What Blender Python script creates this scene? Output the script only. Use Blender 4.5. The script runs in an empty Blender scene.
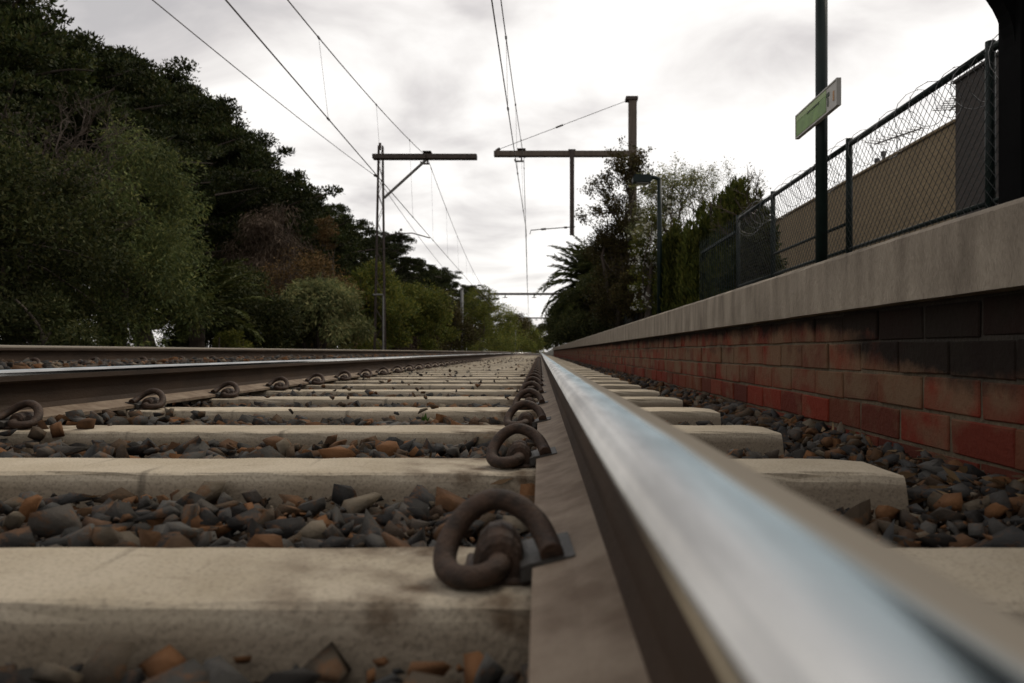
import bpy, bmesh, math, random
import numpy as np
from mathutils import Vector, Matrix

R = math.radians
random.seed(7)
rng = np.random.default_rng(11)
C = bpy.context.scene.collection
S = bpy.context.scene

# ------------------------------------------------------------------ camera
F = 760.0            # focal length in pixels of the 1024 px wide frame
VX, VY = 540.0, 352.0  # where the tracks vanish
CZ = 0.216           # camera height above the sleeper tops
cd = bpy.data.cameras.new('camera')
cam = bpy.data.objects.new('camera', cd)
C.objects.link(cam)
cam.location = (0, 0, CZ)
cam.rotation_euler = (R(90), 0, 0)
cd.sensor_width = 22.3
cd.lens = F / 1024 * 22.3
cd.shift_x = -(VX - 512) / 1024
cd.shift_y = (VY - 341.5) / 1024
cd.clip_start = 0.01
cd.clip_end = 6000
cd.dof.use_dof = True
cd.dof.focus_distance = 2.5
cd.dof.aperture_fstop = 3.7
S.camera = cam

# ------------------------------------------------------------------ sky, sun, exposure
SUN_EL, SUN_AZ = R(48), R(35)      # azimuth measured from +Y towards +X
w = bpy.data.worlds.new('World')
S.world = w
w.use_nodes = True
nt = w.node_tree
nt.nodes.clear()
def N(nt, t, **k):
    n = nt.nodes.new(t)
    for a, v in k.items():
        setattr(n, a, v)
    return n
out = N(nt, 'ShaderNodeOutputWorld')
sky = N(nt, 'ShaderNodeTexSky', sky_type='NISHITA', sun_disc=False)
sky.sun_elevation = SUN_EL
sky.sun_rotation = SUN_AZ
bg1 = N(nt, 'ShaderNodeBackground'); bg1.inputs[1].default_value = 0.1
nt.links.new(sky.outputs[0], bg1.inputs[0])
tc = N(nt, 'ShaderNodeTexCoord')
sep = N(nt, 'ShaderNodeSeparateXYZ'); nt.links.new(tc.outputs['Generated'], sep.inputs[0])
zz = N(nt, 'ShaderNodeMath', operation='MAXIMUM'); nt.links.new(sep.outputs[2], zz.inputs[0]); zz.inputs[1].default_value = 0.0
za = N(nt, 'ShaderNodeMath', operation='ADD'); nt.links.new(zz.outputs[0], za.inputs[0]); za.inputs[1].default_value = 0.16
dv = []
for i in (0, 1):
    d = N(nt, 'ShaderNodeMath', operation='DIVIDE'); nt.links.new(sep.outputs[i], d.inputs[0]); nt.links.new(za.outputs[0], d.inputs[1]); dv.append(d)
cmb = N(nt, 'ShaderNodeCombineXYZ'); nt.links.new(dv[0].outputs[0], cmb.inputs[0]); nt.links.new(dv[1].outputs[0], cmb.inputs[1])
cmb.inputs[2].default_value = 3.7
n1 = N(nt, 'ShaderNodeTexNoise'); n1.inputs['Scale'].default_value = 1.9; n1.inputs['Detail'].default_value = 7; n1.inputs['Roughness'].default_value = 0.52
n1.inputs['Distortion'].default_value = 0.35
nt.links.new(cmb.outputs[0], n1.inputs['Vector'])
# cloud cover thins to the right of the line, thicker and greyer to the left
dot = N(nt, 'ShaderNodeVectorMath', operation='DOT_PRODUCT'); nt.links.new(tc.outputs['Generated'], dot.inputs[0])
dot.inputs[1].default_value = (0.62, 0.62, -0.48)
mr = N(nt, 'ShaderNodeMapRange'); nt.links.new(dot.outputs['Value'], mr.inputs[0])
mr.inputs[1].default_value = -0.2; mr.inputs[2].default_value = 0.8; mr.inputs[3].default_value = -0.12; mr.inputs[4].default_value = 0.275
ad = N(nt, 'ShaderNodeMath', operation='ADD'); nt.links.new(n1.outputs[0], ad.inputs[0]); nt.links.new(mr.outputs[0], ad.inputs[1])
cr = N(nt, 'ShaderNodeValToRGB'); nt.links.new(ad.outputs[0], cr.inputs[0])
e = cr.color_ramp.elements
e[0].position = 0.34; e[0].color = (0.52, 0.50, 0.50, 1)
e[1].position = 0.69; e[1].color = (1.05, 1.02, 0.985, 1)
m = e.new(0.47); m.color = (0.69, 0.655, 0.64, 1)
m = e.new(0.57); m.color = (0.87, 0.835, 0.805, 1)
bg2 = N(nt, 'ShaderNodeBackground'); bg2.inputs[1].default_value = 1.0
nt.links.new(cr.outputs[0], bg2.inputs[0])
mx = N(nt, 'ShaderNodeMixShader'); mx.inputs[0].default_value = 0.95
nt.links.new(bg1.outputs[0], mx.inputs[1]); nt.links.new(bg2.outputs[0], mx.inputs[2])
nt.links.new(mx.outputs[0], out.inputs[0])

sd = bpy.data.lights.new('sun', 'SUN')
sd.energy = 1.45
sd.angle = R(18)
sd.color = (1.0, 0.90, 0.76)
sun = bpy.data.objects.new('sun', sd)
C.objects.link(sun)
dirv = Vector((math.sin(SUN_AZ) * math.cos(SUN_EL), math.cos(SUN_AZ) * math.cos(SUN_EL), math.sin(SUN_EL)))
sun.rotation_euler = (-dirv).to_track_quat('-Z', 'Y').to_euler()

S.view_settings.view_transform = 'Standard'
S.view_settings.look = 'None'
S.view_settings.exposure = 0.12
S.view_settings.gamma = 1.0
S.cycles.max_bounces = 6
S.cycles.diffuse_bounces = 3
S.cycles.transparent_max_bounces = 8

# ------------------------------------------------------------------ helpers
def P(px, py, D):
    return ((px - VX) * D / F, D, CZ + (VY - py) * D / F)

class MB:
    """collects shapes, then links them as ONE mesh object"""
    def __init__(self):
        self.v = []; self.f = []; self.mi = []
    def add(self, vs, fs, mi=0):
        o = len(self.v)
        self.v.extend([tuple(p) for p in vs])
        self.f.extend([tuple(i + o for i in q) for q in fs])
        self.mi.extend([mi] * len(fs))
    def box(self, x0, x1, y0, y1, z0, z1, bev=0.0, mi=0):
        if bev <= 0:
            vs = [(x, y, z) for z in (z0, z1) for y in (y0, y1) for x in (x0, x1)]
            self.add(vs, [(0, 2, 3, 1), (4, 5, 7, 6), (0, 1, 5, 4), (2, 6, 7, 3), (0, 4, 6, 2), (1, 3, 7, 5)], mi)
        else:
            bm = bmesh.new()
            bmesh.ops.create_cube(bm, size=1)
            for q in bm.verts:
                q.co = Vector(((x0 + x1) / 2 + q.co.x * (x1 - x0), (y0 + y1) / 2 + q.co.y * (y1 - y0), (z0 + z1) / 2 + q.co.z * (z1 - z0)))
            bmesh.ops.bevel(bm, geom=bm.edges[:], offset=bev, segments=1, affect='EDGES', profile=0.5)
            bm.verts.index_update()
            self.add([q.co[:] for q in bm.verts], [[q.index for q in f.verts] for f in bm.faces], mi)
            bm.free()
    def tube(self, pts, r, n=6, mi=0, cap=True):
        pts = [Vector(p) for p in pts]
        rs = r if isinstance(r, (list, tuple)) else [r] * len(pts)
        t0 = (pts[1] - pts[0]).normalized()
        a = Vector((0, 0, 1)) if abs(t0.z) < 0.9 else Vector((1, 0, 0))
        nrm = (a - t0 * a.dot(t0)).normalized()
        vs = []
        for i, p in enumerate(pts):
            if i == 0: t = t0
            elif i == len(pts) - 1: t = (pts[i] - pts[i - 1]).normalized()
            else: t = (pts[i + 1] - pts[i - 1]).normalized()
            nrm = (nrm - t * nrm.dot(t))
            nrm = nrm.normalized() if nrm.length > 1e-6 else t.orthogonal().normalized()
            b = t.cross(nrm)
            for k in range(n):
                an = 2 * math.pi * k / n
                vs.append(p + (nrm * math.cos(an) + b * math.sin(an)) * rs[i])
        fs = []
        for i in range(len(pts) - 1):
            for k in range(n):
                k2 = (k + 1) % n
                fs.append((i * n + k, i * n + k2, (i + 1) * n + k2, (i + 1) * n + k))
        if cap:
            fs.append(tuple(range(n - 1, -1, -1)))
            fs.append(tuple(range((len(pts) - 1) * n, len(pts) * n)))
        self.add(vs, fs, mi)
    def extrude(self, prof, y0, y1, mi=0, axis='y', closed=True):
        """prof: list of (a, z); extruded along y (a = x) or along x (a = y)"""
        n = len(prof)
        def pt(a, z, t): return (a, t, z) if axis == 'y' else (t, a, z)
        vs = [pt(a, z, y0) for a, z in prof] + [pt(a, z, y1) for a, z in prof]
        rr = range(n if closed else n - 1)
        fs = [(i, (i + 1) % n, n + (i + 1) % n, n + i) for i in rr]
        if closed:
            fs += [tuple(range(n - 1, -1, -1)), tuple(range(n, 2 * n))]
        self.add(vs, fs, mi)
    def build(self, name, mats, parent=None, smooth=False, recalc=True):
        me = bpy.data.meshes.new(name)
        me.from_pydata(self.v, [], self.f)
        if not isinstance(mats, (list, tuple)): mats = [mats]
        for q in mats: me.materials.append(q)
        if len(mats) > 1: me.polygons.foreach_set('material_index', self.mi)
        if recalc:
            bm = bmesh.new(); bm.from_mesh(me)
            bmesh.ops.recalc_face_normals(bm, faces=bm.faces[:])
            bm.to_mesh(me); bm.free()
        if smooth: me.polygons.foreach_set('use_smooth', [True] * len(me.polygons))
        me.update()
        return link(name, me, parent)

def link(name, me, parent=None):
    o = bpy.data.objects.new(name, me)
    C.objects.link(o)
    if parent is not None: o.parent = parent
    return o

def np_mesh(name, V, Fs, mats):
    """fast mesh from arrays; Fs is a list of (M,k) int arrays"""
    me = bpy.data.meshes.new(name)
    V = np.ascontiguousarray(V, dtype=np.float32)
    me.vertices.add(len(V)); me.vertices.foreach_set('co', V.ravel())
    loops = np.concatenate([f.ravel() for f in Fs]).astype(np.int32)
    tot = np.concatenate([np.full(len(f), f.shape[1]) for f in Fs]).astype(np.int32)
    st = np.concatenate([[0], np.cumsum(tot)[:-1]]).astype(np.int32)
    me.loops.add(len(loops)); me.loops.foreach_set('vertex_index', loops)
    me.polygons.add(len(tot)); me.polygons.foreach_set('loop_start', st)
    if not isinstance(mats, (list, tuple)): mats = [mats]
    for q in mats: me.materials.append(q)
    me.update(calc_edges=True)
    return me

def tag(o, label=None, cat=None, group=None, kind=None):
    if label: o['label'] = label
    if cat: o['category'] = cat
    if group: o['group'] = group
    if kind: o['kind'] = kind
    return o
def thing(name, label, cat, loc=(0, 0, 0), group=None):
    o = link(name, None)
    o.location = loc
    return tag(o, label, cat, group)
def copy_tree(o, label=None, parent=None):
    c = o.copy(); C.objects.link(c)
    if parent is not None:
        c.parent = parent
    if label: c['label'] = label
    for ch in list(o.children):
        copy_tree(ch, None, c)
    return c

# ------------------------------------------------------------------ materials
def mat(name, col, rough=0.7, metal=0.0, var=0.0, scale=8.0, col2=None, bump=0.0, bscale=40.0, stretch=(1, 1, 1), spec=0.5, detail=6, contrast=(0.35, 0.65), objrand=0.0):
    m = bpy.data.materials.new(name); m.use_nodes = True
    t = m.node_tree; b = t.nodes['Principled BSDF']
    b.inputs['Roughness'].default_value = rough
    b.inputs['Metallic'].default_value = metal
    b.inputs['Specular IOR Level'].default_value = spec
    c2 = col2 if col2 else tuple(max(0, c * (1 - var)) for c in col)
    co = N(t, 'ShaderNodeTexCoord'); mp = N(t, 'ShaderNodeMapping')
    mp.inputs['Scale'].default_value = stretch
    t.links.new(co.outputs['Object'], mp.inputs[0])
    no = N(t, 'ShaderNodeTexNoise'); no.inputs['Scale'].default_value = scale; no.inputs['Detail'].default_value = detail
    no.inputs['Roughness'].default_value = 0.62
    t.links.new(mp.outputs[0], no.inputs['Vector'])
    ra = N(t, 'ShaderNodeValToRGB'); t.links.new(no.outputs[0], ra.inputs[0])
    ra.color_ramp.elements[0].position = contrast[0]; ra.color_ramp.elements[0].color = (*c2, 1)
    ra.color_ramp.elements[1].position = contrast[1]; ra.color_ramp.elements[1].color = (*col, 1)
    last = ra.outputs[0]
    if objrand:
        oi = N(t, 'ShaderNodeObjectInfo')
        hs = N(t, 'ShaderNodeHueSaturation')
        r2 = N(t, 'ShaderNodeMapRange'); t.links.new(oi.outputs['Random'], r2.inputs[0])
        r2.inputs[3].default_value = 1 - objrand; r2.inputs[4].default_value = 1 + objrand
        t.links.new(r2.outputs[0], hs.inputs['Value']); t.links.new(last, hs.inputs['Color'])
        last = hs.outputs[0]
    t.links.new(last, b.inputs['Base Color'])
    if bump:
        n2 = N(t, 'ShaderNodeTexNoise'); n2.inputs['Scale'].default_value = bscale; n2.inputs['Detail'].default_value = 5
        t.links.new(mp.outputs[0], n2.inputs['Vector'])
        bp = N(t, 'ShaderNodeBump'); bp.inputs['Strength'].default_value = bump; bp.inputs['Distance'].default_value = 0.01
        t.links.new(n2.outputs[0], bp.inputs['Height']); t.links.new(bp.outputs[0], b.inputs['Normal'])
    m['base_out'] = ra.name
    return m

def leaf_mat(name, cols, trans=0.25, rough=0.75):
    """cols: list of colours spread over the leaves at random"""
    m = bpy.data.materials.new(name); m.use_nodes = True
    t = m.node_tree; b = t.nodes['Principled BSDF']
    g = N(t, 'ShaderNodeNewGeometry'); oi = N(t, 'ShaderNodeObjectInfo')
    ra = N(t, 'ShaderNodeValToRGB'); t.links.new(g.outputs['Random Per Island'], ra.inputs[0])
    el = ra.color_ramp.elements
    n = len(cols)
    el[0].color = (*cols[0], 1); el[1].color = (*cols[-1], 1)
    for i in range(1, n - 1):
        q = el.new(i / (n - 1)); q.color = (*cols[i], 1)
    co = N(t, 'ShaderNodeTexCoord')
    no = N(t, 'ShaderNodeTexNoise'); no.inputs['Scale'].default_value = 0.9; no.inputs['Detail'].default_value = 3
    t.links.new(co.outputs['Object'], no.inputs['Vector'])
    mr = N(t, 'ShaderNodeMapRange'); t.links.new(no.outputs[0], mr.inputs[0])
    mr.inputs[1].default_value = 0.3; mr.inputs[2].default_value = 0.7; mr.inputs[3].default_value = 0.45; mr.inputs[4].default_value = 1.5
    m2 = N(t, 'ShaderNodeMapRange'); t.links.new(oi.outputs['Random'], m2.inputs[0]); m2.inputs[3].default_value = 0.8; m2.inputs[4].default_value = 1.2
    mu = N(t, 'ShaderNodeMath', operation='MULTIPLY'); t.links.new(mr.outputs[0], mu.inputs[0]); t.links.new(m2.outputs[0], mu.inputs[1])
    hs = N(t, 'ShaderNodeHueSaturation'); t.links.new(ra.outputs[0], hs.inputs['Color']); t.links.new(mu.outputs[0], hs.inputs['Value'])
    t.links.new(hs.outputs[0], b.inputs['Base Color'])
    b.inputs['Roughness'].default_value = rough
    b.inputs['Specular IOR Level'].default_value = 0.12
    if trans:
        tr = N(t, 'ShaderNodeBsdfTranslucent'); t.links.new(hs.outputs[0], tr.inputs[0])
        mxs = N(t, 'ShaderNodeMixShader'); mxs.inputs[0].default_value = trans
        t.links.new(b.outputs[0], mxs.inputs[1]); t.links.new(tr.outputs[0], mxs.inputs[2])
        t.links.new(mxs.outputs[0], t.nodes['Material Output'].inputs[0])
    return m

M = {}
M['ground'] = mat('dry_earth_and_weeds', (0.10, 0.085, 0.05), 0.95, var=0.5, scale=1.5, bump=0.6, bscale=9)
M['garden'] = mat('garden_soil', (0.05, 0.045, 0.03), 0.95, var=0.5, scale=3, bump=0.5, bscale=12)
M['bed'] = mat('ballast_dust', (0.055, 0.047, 0.04), 0.95, var=0.6, scale=25, bump=0.8, bscale=60)
M['asphalt'] = mat('platform_asphalt', (0.075, 0.072, 0.068), 0.9, var=0.35, scale=6, bump=0.3, bscale=120)
M['coping'] = mat('weathered_coping_concrete', (0.40, 0.345, 0.27), 0.88, col2=(0.18, 0.15, 0.115), scale=3.2, bump=0.8, bscale=75, spec=0.2, stretch=(2.5, 2.5, 0.7), contrast=(0.3, 0.66))
M['mortar'] = mat('sandy_mortar', (0.17, 0.13, 0.08), 0.95, var=0.45, scale=14, bump=0.7, bscale=90)
M['rust'] = mat('brown_rusty_steel', (0.085, 0.058, 0.042), 0.62, metal=0.25, col2=(0.04, 0.028, 0.022), scale=18, bump=0.25, bscale=140)
M['railside'] = mat('rail_web_rust', (0.060, 0.038, 0.024), 0.75, metal=0.1, spec=0.25, col2=(0.032, 0.021, 0.014), scale=7, bump=0.18, bscale=160, stretch=(1, 0.35, 1))
M['foot'] = mat('rail_foot_rust', (0.28, 0.22, 0.16), 0.75, metal=0.0, spec=0.25, col2=(0.15, 0.105, 0.07), scale=14, bump=0.15, bscale=160)
M['ironwood'] = mat('clip_iron', (0.075, 0.044, 0.028), 0.7, metal=0.1, spec=0.3, col2=(0.026, 0.018, 0.013), scale=45, bump=0.3, bscale=220)
M['plate'] = mat('insulator_dark', (0.045, 0.04, 0.033), 0.6, var=0.4, scale=30, bump=0.2, bscale=150)
M['galv'] = mat('weathered_galvanised_steel', (0.22, 0.21, 0.20), 0.55, metal=0.3, var=0.35, scale=5)
M['gantry'] = mat('brown_gantry_steel', (0.075, 0.055, 0.043), 0.7, metal=0.2, col2=(0.035, 0.027, 0.023), scale=6)
M['wire'] = mat('dark_copper_wire', (0.07, 0.055, 0.05), 0.5, metal=0.5, var=0.3, scale=4)
M['concretepole'] = mat('mast_timber_concrete', (0.135, 0.105, 0.08), 0.8, var=0.4, scale=5, stretch=(3, 3, 0.3), bump=0.2)
M['greypole'] = mat('pale_grey_pole', (0.20, 0.20, 0.19), 0.7, var=0.3, scale=5)
M['greenpaint'] = mat('dark_green_paint', (0.007, 0.018, 0.015), 0.5, var=0.4, scale=9, bump=0.05, spec=0.25)
M['meshwire'] = mat('coated_chain_wire', (0.008, 0.012, 0.011), 0.5, var=0.3, scale=9)
M['razor'] = mat('razor_steel', (0.23, 0.23, 0.23), 0.4, metal=0.7, var=0.3, scale=9)
M['black'] = mat('black_shelter_paint', (0.004, 0.004, 0.004), 0.8, var=0.5, scale=4, spec=0.05)
M['lens'] = mat('lamp_lens', (0.25, 0.25, 0.23), 0.3, var=0.2, scale=9)
M['signgreen'] = mat('sign_green', (0.20, 0.36, 0.08), 0.5, var=0.35, scale=9)
M['signpale'] = mat('sign_pale_green_band', (0.34, 0.46, 0.19), 0.5, var=0.15, scale=9)
M['signgrey'] = mat('sign_grey_white_panel', (0.48, 0.47, 0.43), 0.5, var=0.12, scale=9)
M['signdark'] = mat('sign_dark_print', (0.04, 0.06, 0.03), 0.6, var=0.2, scale=9)
M['signorange'] = mat('sign_orange_print', (0.55, 0.30, 0.14), 0.6, var=0.2, scale=9)
M['bark'] = mat('grey_brown_bark', (0.085, 0.065, 0.05), 0.95, var=0.5, scale=6, bump=0.6, bscale=20, stretch=(3, 3, 0.6))
M['twig'] = mat('bare_twig_bark', (0.085, 0.062, 0.045), 0.9, var=0.4, scale=6)
M['palmbark'] = mat('palm_trunk_bark', (0.07, 0.05, 0.035), 0.95, var=0.5, scale=4, bump=0.8, bscale=15)
M['antenna'] = mat('antenna_aluminium', (0.12, 0.12, 0.12), 0.5, metal=0.4, var=0.2)
M['roof'] = mat('roof_sheet', (0.10, 0.10, 0.105), 0.6, var=0.3, scale=3)
M['farmetal'] = mat('far_gantry_steel', (0.10, 0.085, 0.075), 0.7, var=0.3, scale=3)

L = {}
L['cypress'] = leaf_mat('cypress_foliage', [(0.012, 0.018, 0.006), (0.022, 0.031, 0.009), (0.036, 0.046, 0.012), (0.051, 0.048, 0.015)], 0.12)
L['acacia'] = leaf_mat('acacia_leaves', [(0.039, 0.053, 0.021), (0.066, 0.087, 0.030), (0.105, 0.122, 0.041), (0.147, 0.145, 0.045)], 0.25)
L['olive'] = leaf_mat('olive_green_leaves', [(0.055, 0.076, 0.020), (0.096, 0.119, 0.026), (0.157, 0.166, 0.034), (0.220, 0.191, 0.040)], 0.25)
L['greygreen'] = leaf_mat('grey_green_leaves', [(0.080, 0.103, 0.042), (0.140, 0.164, 0.067), (0.232, 0.238, 0.099), (0.342, 0.309, 0.134)], 0.25)
L['rusty'] = leaf_mat('rust_brown_leaves', [(0.061, 0.039, 0.017), (0.104, 0.065, 0.026), (0.148, 0.087, 0.035), (0.174, 0.122, 0.052)], 0.2)
L['drybrown'] = leaf_mat('dry_brown_foliage', [(0.047, 0.034, 0.024), (0.081, 0.057, 0.041), (0.121, 0.089, 0.061)], 0.1)
L['dark'] = leaf_mat('dark_garden_leaves', [(0.018, 0.024, 0.009), (0.032, 0.041, 0.013), (0.051, 0.058, 0.018), (0.084, 0.079, 0.028)], 0.2)
L['brownolive'] = leaf_mat('brown_olive_leaves', [(0.030, 0.028, 0.012), (0.059, 0.045, 0.017), (0.087, 0.066, 0.022), (0.077, 0.078, 0.026)], 0.2)
L['hedge'] = leaf_mat('upright_conifer_foliage', [(0.026, 0.036, 0.009), (0.052, 0.064, 0.012), (0.084, 0.094, 0.019), (0.109, 0.106, 0.023)], 0.15)
L['palm'] = leaf_mat('palm_leaflets', [(0.023, 0.034, 0.009), (0.046, 0.055, 0.014), (0.079, 0.079, 0.021)], 0.15)
L['weed'] = leaf_mat('yellow_green_weeds', [(0.066, 0.083, 0.016), (0.120, 0.131, 0.025), (0.186, 0.168, 0.036)], 0.25)
L['petal'] = leaf_mat('white_petals', [(0.45, 0.45, 0.38), (0.6, 0.6, 0.52), (0.7, 0.7, 0.62)], 0.3)
L['litter'] = leaf_mat('dry_leaf_litter', [(0.09, 0.055, 0.03), (0.16, 0.10, 0.05), (0.24, 0.17, 0.09)], 0.05)
L['fresh'] = leaf_mat('fresh_green_leaf', [(0.05, 0.10, 0.02), (0.07, 0.13, 0.03)], 0.2)

# concrete of the sleepers, stained where the iron clips sit
def sleeper_material():
    m = mat('beige_sleeper_concrete', (0.45, 0.39, 0.295), 0.9, col2=(0.35, 0.295, 0.21), scale=5, bump=0.28, bscale=110, spec=0.2, contrast=(0.3, 0.6), objrand=0.12)
    t = m.node_tree; b = t.nodes['Principled BSDF']
    src = b.inputs['Base Color'].links[0].from_socket
    co = N(t, 'ShaderNodeTexCoord'); sp = N(t, 'ShaderNodeSeparateXYZ'); t.links.new(co.outputs['Object'], sp.inputs[0])
    ab = N(t, 'ShaderNodeMath', operation='ABSOLUTE'); t.links.new(sp.outputs[0], ab.inputs[0])
    sb = N(t, 'ShaderNodeMath', operation='SUBTRACT'); t.links.new(ab.outputs[0], sb.inputs[0]); sb.inputs[1].default_value = 0.73
    a2 = N(t, 'ShaderNodeMath', operation='ABSOLUTE'); t.links.new(sb.outputs[0], a2.inputs[0])
    mr = N(t, 'ShaderNodeMapRange'); t.links.new(a2.outputs[0], mr.inputs[0])
    mr.inputs[1].default_value = 0.10; mr.inputs[2].default_value = 0.30; mr.inputs[3].default_value = 1; mr.inputs[4].default_value = 0
    no = N(t, 'ShaderNodeTexNoise'); no.inputs['Scale'].default_value = 16; no.inputs['Detail'].default_value = 6; t.links.new(co.outputs['Object'], no.inputs['Vector'])
    ra = N(t, 'ShaderNodeMapRange'); t.links.new(no.outputs[0], ra.inputs[0]); ra.inputs[1].default_value = 0.42; ra.inputs[2].default_value = 0.68
    mu = N(t, 'ShaderNodeMath', operation='MULTIPLY'); t.links.new(mr.outputs[0], mu.inputs[0]); t.links.new(ra.outputs[0], mu.inputs[1])
    # scuffs and oily spots anywhere on the top
    n3 = N(t, 'ShaderNodeTexNoise'); n3.inputs['Scale'].default_value = 13; n3.inputs['Detail'].default_value = 8; n3.inputs['Roughness'].default_value = 0.7
    mp3 = N(t, 'ShaderNodeMapping'); mp3.inputs['Scale'].default_value = (0.5, 2.0, 0.6); t.links.new(co.outputs['Object'], mp3.inputs[0]); t.links.new(mp3.outputs[0], n3.inputs['Vector'])
    r3 = N(t, 'ShaderNodeMapRange'); t.links.new(n3.outputs[0], r3.inputs[0]); r3.inputs[1].default_value = 0.60; r3.inputs[2].default_value = 0.74; r3.inputs[4].default_value = 0.6
    mxx = N(t, 'ShaderNodeMath', operation='MAXIMUM'); t.links.new(mu.outputs[0], mxx.inputs[0]); t.links.new(r3.outputs[0], mxx.inputs[1])
    # dirt splashed on the low part of the sides
    sz = N(t, 'ShaderNodeMapRange'); t.links.new(sp.outputs[2], sz.inputs[0]); sz.inputs[1].default_value = -0.012; sz.inputs[2].default_value = -0.03; sz.inputs[4].default_value = 0.55
    m4 = N(t, 'ShaderNodeMath', operation='MAXIMUM'); t.links.new(mxx.outputs[0], m4.inputs[0]); t.links.new(sz.outputs[0], m4.inputs[1])
    mi = N(t, 'ShaderNodeMixRGB'); t.links.new(m4.outputs[0], mi.inputs[0]); t.links.new(src, mi.inputs[1]); mi.inputs[2].default_value = (0.115, 0.08, 0.05, 1)
    sk = N(t, 'ShaderNodeTexNoise'); sk.inputs['Scale'].default_value = 210; sk.inputs['Detail'].default_value = 3; t.links.new(co.outputs['Object'], sk.inputs['Vector'])
    s2 = N(t, 'ShaderNodeMapRange'); t.links.new(sk.outputs[0], s2.inputs[0]); s2.inputs[1].default_value = 0.32; s2.inputs[2].default_value = 0.5; s2.inputs[3].default_value = 0.78; s2.inputs[4].default_value = 1.08
    # run marks down the sides
    mp5 = N(t, 'ShaderNodeMapping'); mp5.inputs['Scale'].default_value = (26, 2, 1.2); t.links.new(co.outputs['Object'], mp5.inputs[0])
    n5 = N(t, 'ShaderNodeTexNoise'); n5.inputs['Scale'].default_value = 1; n5.inputs['Detail'].default_value = 4; t.links.new(mp5.outputs[0], n5.inputs['Vector'])
    r5 = N(t, 'ShaderNodeMapRange'); t.links.new(n5.outputs[0], r5.inputs[0]); r5.inputs[1].default_value = 0.62; r5.inputs[2].default_value = 0.72; r5.inputs[3].default_value = 1.0; r5.inputs[4].default_value = 0.55
    mm = N(t, 'ShaderNodeMath', operation='MULTIPLY'); t.links.new(s2.outputs[0], mm.inputs[0]); t.links.new(r5.outputs[0], mm.inputs[1])
    hv = N(t, 'ShaderNodeHueSaturation'); t.links.new(mm.outputs[0], hv.inputs['Value']); t.links.new(mi.outputs[0], hv.inputs['Color'])
    t.links.new(hv.outputs[0], b.inputs['Base Color'])
    return m
M['sleeper'] = sleeper_material()

def stone_material():
    m = bpy.data.materials.new('bluestone_ballast'); m.use_nodes = True
    t = m.node_tree; b = t.nodes['Principled BSDF']; b.inputs['Roughness'].default_value = 0.85; b.inputs['Specular IOR Level'].default_value = 0.12
    g = N(t, 'ShaderNodeNewGeometry'); oi = N(t, 'ShaderNodeObjectInfo')
    a = N(t, 'ShaderNodeMath', operation='ADD'); t.links.new(g.outputs['Random Per Island'], a.inputs[0]); t.links.new(oi.outputs['Random'], a.inputs[1])
    fr = N(t, 'ShaderNodeMath', operation='FRACT'); t.links.new(a.outputs[0], fr.inputs[0])
    ra = N(t, 'ShaderNodeValToRGB'); t.links.new(fr.outputs[0], ra.inputs[0])
    el = ra.color_ramp.elements
    el[0].color = (0.022, 0.020, 0.018, 1); el[1].color = (0.17, 0.14, 0.10, 1)
    for p, c in ((0.18, (0.060, 0.060, 0.058)), (0.34, (0.028, 0.025, 0.022)), (0.5, (0.095, 0.091, 0.082)), (0.62, (0.050, 0.036, 0.025)), (0.75, (0.17, 0.080, 0.034)), (0.84, (0.064, 0.042, 0.025)), (0.94, (0.088, 0.072, 0.053))):
        q = el.new(p); q.color = (*c, 1)
    co = N(t, 'ShaderNodeTexCoord')
    no = N(t, 'ShaderNodeTexNoise'); no.inputs['Scale'].default_value = 30; no.inputs['Detail'].default_value = 8; no.inputs['Roughness'].default_value = 0.7; t.links.new(g.outputs['Position'], no.inputs['Vector'])
    mr = N(t, 'ShaderNodeMapRange'); t.links.new(no.outputs[0], mr.inputs[0]); mr.inputs[1].default_value = 0.53; mr.inputs[2].default_value = 0.62; mr.inputs[4].default_value = 0.65
    mi = N(t, 'ShaderNodeMixRGB'); t.links.new(mr.outputs[0], mi.inputs[0]); t.links.new(ra.outputs[0], mi.inputs[1]); mi.inputs[2].default_value = (0.14, 0.070, 0.032, 1)
    t.links.new(mi.outputs[0], b.inputs['Base Color'])
    n2 = N(t, 'ShaderNodeTexNoise'); n2.inputs['Scale'].default_value = 75; n2.inputs['Detail'].default_value = 8; n2.inputs['Roughness'].default_value = 0.65; t.links.new(g.outputs['Position'], n2.inputs['Vector'])
    bp = N(t, 'ShaderNodeBump'); bp.inputs['Strength'].default_value = 0.6; bp.inputs['Distance'].default_value = 0.008
    t.links.new(n2.outputs[0], bp.inputs['Height']); t.links.new(bp.outputs[0], b.inputs['Normal'])
    return m
M['stone'] = stone_material()

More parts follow.
